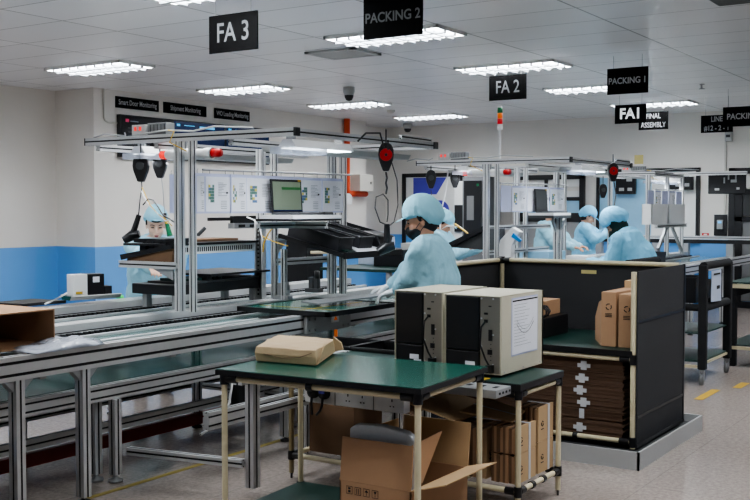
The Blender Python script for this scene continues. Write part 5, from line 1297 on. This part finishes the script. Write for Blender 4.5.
# ------------------------------------------------------------------ people
def basis(f,u):
    f=V(f).normalized(); u=V(u); u=(u-f*u.dot(f)).normalized(); s=u.cross(f)  # s = left side
    M=Matrix((f,s,u)).transposed(); return M
def hand_prims(w,d,nrm,thumb,curl=.5,sc=1.0,pad=0):
    """w wrist, d finger direction, nrm palm normal (towards what is held), thumb side direction"""
    d=V(d).normalized(); nrm=V(nrm); nrm=(nrm-d*nrm.dot(d)).normalized(); th_=V(thumb); th_=(th_-d*th_.dot(d)-nrm*th_.dot(nrm)).normalized(); w=V(w)
    P=[]
    M=Matrix((d,th_,nrm)).transposed()
    P.append(ico(w+d*.05*sc,(.05*sc,.041*sc,.015*sc+pad),M)); P.append(capsule(w-d*.02,w+d*.03*sc,.024,.026*sc,flat=.8,flatdir=nrm))
    for k,(off,L) in enumerate(((.030,.070),(.010,.080),(-.011,.075),(-.031,.058))):
        a=w+d*.088*sc+th_*off*sc; c1=curl*(1+.12*k)
        dd=(d*math.cos(c1*.5)+nrm*math.sin(c1*.5)+th_*(off*2.2)).normalized(); b_=a+dd*L*.5*sc
        d2=(d*math.cos(c1*1.3)+nrm*math.sin(c1*1.3)+th_*(off*1.2)).normalized(); c_=b_+d2*L*.5*sc
        r=(.0088-.0006*k)*sc+pad
        P.append(capsule(a,b_,r+.0008,r)); P.append(capsule(b_,c_,r,r*.82))
    a=w+d*.03*sc+th_*.032*sc; b_=a+(d*.6+th_*.7+nrm*.3).normalized()*.036*sc; c_=b_+(d*.85+th_*.2+nrm*.45).normalized()*.03*sc
    P.append(capsule(a,b_,.0125*sc+pad,.0105*sc+pad)); P.append(capsule(b_,c_,.0105*sc+pad,.0085*sc+pad))
    return P
def cap_mesh(root,M,hc,m,brim=True,puff=1.0,name='cap',droop=0):
    b=MB().use(m); n=96; R=26; lift=.0 if brim else .022; vs=[]
    for k in range(R+1):
        q=k/R; ph=q*math.radians(122)
        for i in range(n):
            a=2*math.pi*i/n
            pleat=1+.012*math.sin(a*17+3*noise.noise(V((a,q*2,0))))*math.sin(ph)*(.2+q)+.07*noise.noise(V((math.cos(a)*2.2,math.sin(a)*2.2,q*3+hc[0])))+.07*abs(noise.noise(V((math.cos(a)*5,math.sin(a)*5,q*5+hc[0]))))
            f_=math.cos(a); s_=math.sin(a)
            rx=.112*puff; ry=.098*puff; rz=.118*puff
            back=1+.20*max(0,-f_)
            r_=math.sin(ph)
            if q>.80: r_*=1-(q-.80)*.9
            x=rx*r_*f_*pleat*back-.012; y=ry*r_*s_*pleat; z=rz*math.cos(ph)+.052
            zl=(.045 if f_>.2 else .045-.09*min(1,(.2-f_)/.9))+lift
            if z<zl: z=zl
            z-= (.055+droop)*max(0,-f_)*r_*(q**1.3)
            vs.append(V(hc)+M@V((x,y,z)))
    fs=[(k*n+i,k*n+(i+1)%n,(k+1)*n+(i+1)%n,(k+1)*n+i) for k in range(R) for i in range(n)]+[tuple(range(R*n,R*n+n))]
    b.add(vs,fs,True); o=b.build(name,root)
    b=MB().use(m); K=20; ring=[]
    for layer,(r1,r2) in enumerate(((0,0),)):
        inner=[];outer=[]
        for k in range(K+1):
            a=math.radians(-100+200*k/K)
            # band around
            inner.append(V(hc)+M@V((.100*math.cos(a)-.008,.083*math.sin(a),.030+lift)))
            outer.append(V(hc)+M@V((.104*math.cos(a)-.008,.087*math.sin(a),.068+lift)))
        b.add(inner+outer,[(k,k+1,K+2+k,K+1+k) for k in range(K)],True)
    sub(b,'cap_band',o)
    if brim:
        b=MB().use(m); A=[];B=[]
        for k in range(K+1):
            a=math.radians(-62+124*k/K); e=math.cos((k/K-.5)*math.pi)
            A.append(V(hc)+M@V((.100*math.cos(a)-.006,.085*math.sin(a),.048))); B.append(V(hc)+M@V((.100*math.cos(a)+.062*e,.088*math.sin(a),.048-.020*e)))
        up_=M@V((0,0,.004)); vs=A+B+[p+up_ for p in A]+[p+up_ for p in B]; n1=K+1; fs=[]
        for k in range(K):
            fs+=[(k,k+1,n1+k+1,n1+k),(2*n1+k,2*n1+k+1,3*n1+k+1,3*n1+k),(n1+k,n1+k+1,3*n1+k+1,3*n1+k)]
        b.add(vs,fs,True); sub(b,'cap_brim',o)
    return o
def person(loc,J,label,gm,cm,sk,mask=False,scarf_=False,hair=True,glove=False,voxel=.008,brim=True,face=True,puff=1.0,bulk=1.0):
    root=thing('person',loc,label,'person')
    L=V(loc)
    g={k:(V(v)) for k,v in J.items()}   # world coordinates
    hc=g['head']; M=basis(g['hf'],g['hu']); 
    P=[]
    H=lambda x,y,z: hc+M@V((x,y,z))
    P.append(ico(H(-.005,0,.035),(.095,.074,.098),M)); P.append(ico(H(.022,0,-.035),(.064,.060,.078),M)); P.append(ico(H(.058,0,-.088),(.026,.028,.024),M))
    P.append(capsule(H(.088,0,.008),H(.104,0,-.026),.008,.012)); P.append(ico(H(.082,0,-.062),(.016,.024,.012),M))
    for s_ in(-1,1):
        P.append(ico(H(.052,s_*.034,-.03),(.034,.024,.03),M)); P.append(ico(H(-.008,s_*.074,-.012),(.020,.010,.032),M))
        P.append(capsule(H(.074,s_*.012,.02),H(.06,s_*.045,.02),.012,.012))
    nk=g['neck']; P.append(capsule(H(-.02,0,-.06),nk,.052,.058))
    ch=g['chest']; pe=g['pelvis']; fwd=g['bf'].normalized(); bm_=basis(fwd,(ch-pe))
    P.append(ico(ch,(.10,.15,.17),bm_)); P.append(ico(pe,(.10,.15,.14),bm_)); P.append(capsule(ch,pe,.10,.11))
    for s_ in('L','R'):
        P.append(capsule(g['sh'+s_],g['el'+s_],.043,.036)); P.append(capsule(g['el'+s_],g['wr'+s_],.036,.025)); P.append(capsule(nk,g['sh'+s_],.05,.045))
        P.append(capsule(g['hip'+s_],g['kn'+s_],.075,.055)); P.append(capsule(g['kn'+s_],g['an'+s_],.05,.038))
        sd=1 if s_=='L' else -1
        hd=g['hd'+s_]; P+=hand_prims(g['wr'+s_]+hd.normalized()*.02,hd,g.get('hn'+s_,V((0,0,-1))),g.get('ht'+s_,fwd.cross(V((0,0,1)))*(1 if s_=='L' else -1)),.6)
        P.append(capsule(g['an'+s_]+V((0,0,-.03)),g['an'+s_]+fwd*.12+V((0,0,-.05)),.035,.03))
    blob('body',P,sk,root,voxel=voxel,smooth=3)
    # shoes, trousers
    for s_ in('L','R'):
        an=g['an'+s_]; an0=V((an.x,an.y,.045))
        blob('shoe',[capsule(an0-fwd*.05,an0+fwd*.15,.045,.04)],shoe,root,voxel=.012,smooth=2)
    blob('trousers',[capsule(g['hip'+s_],g['kn'+s_],.088,.07) for s_ in('L','R')]+[capsule(g['kn'+s_],V((g['an'+s_].x,g['an'+s_].y,.13)),.066,.058) for s_ in('L','R')]+[capsule(g['hipL'],g['hipR'],.09,.09)],trous,root,voxel=.014,smooth=4)
    # gown
    G=[ico(ch+V((0,0,.0)),(.15*bulk,.20*bulk,.20*bulk),bm_),ico((ch*.5+pe*.5),(.158*bulk,.205*bulk,.22),bm_),ico(pe+V((0,0,-.03)),(.165,.205,.19),bm_)]
    sk0=pe+V((0,0,-.12)); G.append(capsule(sk0,V((pe.x,pe.y,.66))-fwd*.01,.165,.185,flat=1.0,flatdir=fwd))
    for s_ in('L','R'):
        G.append(capsule(g['sh'+s_],g['el'+s_],.076,.072)); G.append(capsule(g['el'+s_],g['wr'+s_],.070,.048)); G.append(capsule(nk-V((0,0,.035)),g['sh'+s_],.062,.074))
        G.append(capsule(ch,g['sh'+s_],.13,.072)); G.append(capsule(ch+(pe-ch)*.3,g['sh'+s_]*.5+ch*.5,.13,.11))
    G.append(capsule(nk-V((0,0,.05)),nk-V((0,0,.01))+M@V((-.01,0,0)),.082,.064))
    blob('gown',G,gm,root,voxel=.010,smooth=9,wrinkle=.0085,wscale=8)
    # collar ring
    b=MB().use(gm); n=24; ud=(hc-nk).normalized(); a1=fwd-ud*fwd.dot(ud); a1.normalize(); b1=ud.cross(a1); vs=[]
    for r_,h_ in((.068,-.02),(.066,.025),(.062,.027),(.062,-.02)):
        for i in range(n): t_=2*math.pi*i/n; vs.append(nk+a1*r_*math.cos(t_)+b1*r_*math.sin(t_)+ud*h_)
    b.add(vs,[(k*n+i,k*n+(i+1)%n,(k+1)*n+(i+1)%n,(k+1)*n+i) for k in range(3) for i in range(n)],True); b.build('collar',root)
    if glove:
        for s_ in('L','R'):
            hd=g['hd'+s_]; P=hand_prims(g['wr'+s_]+hd.normalized()*.02,hd,g.get('hn'+s_,V((0,0,-1))),g.get('ht'+s_,V((0,0,1))),.6,1.1,.004)
            P.append(capsule(g['wr'+s_]-hd.normalized()*.05,g['wr'+s_]+hd.normalized()*.03,.038,.031))
            blob('glove',P,glovem,root,voxel=.005,smooth=2)
    if hair:
        hp=[ico(H(-.028,0,.012),(.082,.0795,.085),M),ico(H(-.05,0,-.03),(.055,.066,.06),M)]
        for s_ in(-1,1): hp.append(capsule(H(.012,s_*.072,.035),H(.0,s_*.076,.0),.012,.008))
        hp.append(ico(H(.035,0,.062),(.062,.062,.03),M))
        blob('hair',hp,hairm,root,voxel=.006,smooth=2)
    if scarf_:
        blob('headscarf',[ico(H(-.02,0,.01),(.098,.088,.112),M),ico(H(.0,0,-.07),(.082,.078,.075),M),capsule(H(-.02,0,-.05),nk+V((0,0,.0)),.085,.085),ico(H(.03,0,-.10),(.05,.06,.035),M)],scarf,root,voxel=.01,smooth=4,wrinkle=.004)
    cap_mesh(root,M,hc,cm,brim,puff)
    if face:
        b=MB().use(inkd)
        for s_ in(-1,1):
            vs,fs=ico(H(.0815,s_*.031,.004),(.006,.0135,.0045),M,2); b.add(vs,fs,True)
        b.build('eye',root)
        b=MB().use(hairm)
        for s_ in(-1,1): b.tube([H(.089,s_*.016,.024),H(.086,s_*.032,.029),H(.074,s_*.047,.024)],.0032,6)
        b.build('eyebrow',root)
        if not mask:
            b=MB().use(lipm); vs,fs=ico(H(.094,0,-.061),(.006,.019,.0048),M,2); b.add(vs,fs,True); vs,fs=ico(H(.093,0,-.068),(.006,.015,.005),M,2); b.add(vs,fs,True); b.build('lips',root)
    if mask:
        o=blob('face_mask',[ico(H(.046,0,-.058),(.066,.062,.052),M),ico(H(.082,0,-.045),(.034,.026,.032),M),ico(H(.05,0,-.09),(.042,.044,.03),M)],blk,root,voxel=.005,smooth=2)
        b=MB().use(blk)
        for s_ in(-1,1):
            b.tube([H(.04,s_*.062,-.035),H(.01,s_*.075,-.01),H(-.016,s_*.084,.008),H(-.026,s_*.084,-.01)],.0025,6); b.tube([H(.035,s_*.062,-.08),H(.01,s_*.074,-.055),H(-.02,s_*.084,-.03),H(-.026,s_*.084,-.012)],.0025,6)
        sub(b,'ear_loop',o)
    return root
def stand(loc,yaw,headc,lean=.0,wrL=None,wrR=None,elL=None,elR=None,head_yaw=None,pitch=-20,hip_h=.86,headoff=None,hand_dir=None):
    f=V((math.cos(math.radians(yaw)),math.sin(math.radians(yaw)),0)); s=V((-f.y,f.x,0)); up=V((0,0,1)); L=V(loc)
    hy=math.radians(head_yaw if head_yaw is not None else yaw); pt=math.radians(pitch)
    hf=V((math.cos(hy)*math.cos(pt),math.sin(hy)*math.cos(pt),math.sin(pt))); hu=up
    head=V(headc); pe=V((L.x,L.y,hip_h))
    neck=head-V((0,0,.125))-hf*.02-V((hf.x,hf.y,0))*.01
    spine=(neck-pe)
    ch=pe+spine*.62
    shc=pe+spine*.88
    J=dict(head=head,hf=hf,hu=hu,neck=neck,chest=ch,pelvis=pe,bf=f,shL=shc+s*.175,shR=shc-s*.175)
    for k,sd in(('L',1),('R',-1)):
        J['hip'+k]=pe+s*.09*sd-V((0,0,.04)); J['kn'+k]=V((L.x,L.y,.48))+s*.1*sd+f*.02; J['an'+k]=V((L.x,L.y,.09))+s*.11*sd
    J['wrL']=V(wrL); J['wrR']=V(wrR)
    for k,sd,el in(('L',1,elL),('R',-1,elR)):
        if el is not None: J['el'+k]=V(el)
        else:
            a=J['sh'+k]; w=J['wr'+k]; d=w-a; Ld=d.length; h2=max(.0,(.27**2-(Ld/2)**2)); J['el'+k]=(a+w)/2+(V((0,0,-.8))+s*sd*.5-f*.35).normalized()*math.sqrt(h2)
        J['hd'+k]=(J['wr'+k]-J['el'+k]).normalized()*.5+f*.5 if hand_dir is None else V(hand_dir)
        J['hn'+k]=V((0,0,-1)); J['ht'+k]=-s*sd
    return J
# worker A: far left, facing the camera
hA=at(156,224.5,y=6.02)
lA=(hA.x+.05,hA.y+.10,0)
JA=stand(lA,238,hA,wrL=at(178,266,y=5.5),wrR=at(152,268,y=5.52),head_yaw=228,pitch=-20,hip_h=.84)
person(lA,JA,'person in pale blue gown and cap looking down behind the left shelf',gown,capm,skin,voxel=.007,brim=False,puff=.97)
# worker B: masked, at the conveyor
hB=at(421,221,y=3.38)
lB=(hB.x+.06,hB.y-.10,0)
JB=stand(lB,108,hB,wrL=at(399,290,y=3.78),wrR=(6.20,3.90,.95),elL=at(412,276,y=3.36),head_yaw=120,pitch=-14,hip_h=.88,hand_dir=(-.3,.8,-.25))
person(lB,JB,'person in pale blue gown, cap and black mask working at the conveyor',gown,capm,skind,mask=True,glove=True,voxel=.008,puff=1.07)
# worker C: far standing, facing right
hC=at(588,217,y=5.62)
lC=(hC.x-.03,hC.y+.05,0)
JC=stand(lC,-72,hC,wrL=(hC.x+.16,hC.y-.38,1.2),wrR=(hC.x-.02,hC.y-.40,1.18),head_yaw=-62,pitch=-28,hip_h=.86)
person(lC,JC,'person in sky blue gown and peaked cap standing far back, facing right',gown_b,capb,skind,voxel=.010,puff=1.02)
# worker D: bending over
hD=at(615,224,y=3.66)
lD=(hD.x+.05,3.34,0)
JD=stand(lD,104,hD,wrL=(hD.x-.1,3.88,.95),wrR=(hD.x+.22,3.85,.95),head_yaw=112,pitch=-42,hip_h=.86)
person(lD,JD,'person in sky blue gown and cap bending over, dark scarf under the cap',gown_b,capb,skind,scarf_=True,hair=False,voxel=.010,brim=True,puff=1.12,bulk=1.15)
t=thing('product_board',(hC.x,hC.y-.48,1.14),'small pale board held by the far standing worker','board')
MB().use(lgrey).box(hC.x-.1,hC.x+.22,hC.y-.56,hC.y-.44,1.2,1.215).build('board_plate',t)
# two more workers mostly hidden
hE=at(443,224,y=5.72); lE=(hE.x,hE.y+.1,0)
JE=stand(lE,-80,hE,wrL=(hE.x+.2,hE.y-.35,1.05),wrR=(hE.x-.1,hE.y-.35,1.05),head_yaw=-70,pitch=-30)
person(lE,JE,'person in pale blue mostly hidden behind the masked worker head',gown,capm,skind,voxel=.012,puff=1.0)
hF=at(552,214,y=5.72); lF=(hF.x,hF.y+.1,0)
JF=stand(lF,-100,hF,wrL=(hF.x+.05,hF.y-.38,.98),wrR=(hF.x-.2,hF.y-.38,.98),head_yaw=-100,pitch=-30)
person(lF,JF,'person in pale blue behind the second frame, head hidden by hanging sheets',gown,capm,skind,voxel=.012,puff=1.0)
# ------------------------------------------------------------------ light, camera
w=bpy.data.worlds.new('room_ambient'); scene.world=w; w.use_nodes=True
w.node_tree.nodes['Background'].inputs[0].default_value=(.75,.8,.88,1); w.node_tree.nodes['Background'].inputs[1].default_value=.3
cam=bpy.data.cameras.new('camera'); co=bpy.data.objects.new('camera',cam); col.objects.link(co)
cam.sensor_width=36; cam.lens=36*FPX/750; cam.clip_end=100
fw=Fd*math.cos(PH)-V((0,0,1))*math.sin(PH)
co.location=(0,0,HC); co.rotation_euler=fw.to_track_quat('-Z','Y').to_euler()
cam.dof.use_dof=False
scene.camera=co
scene.view_settings.view_transform='AgX'
scene.view_settings.look='None'
try: scene.view_settings.look='AgX - Medium High Contrast'
except Exception: pass
scene.view_settings.exposure=0.74
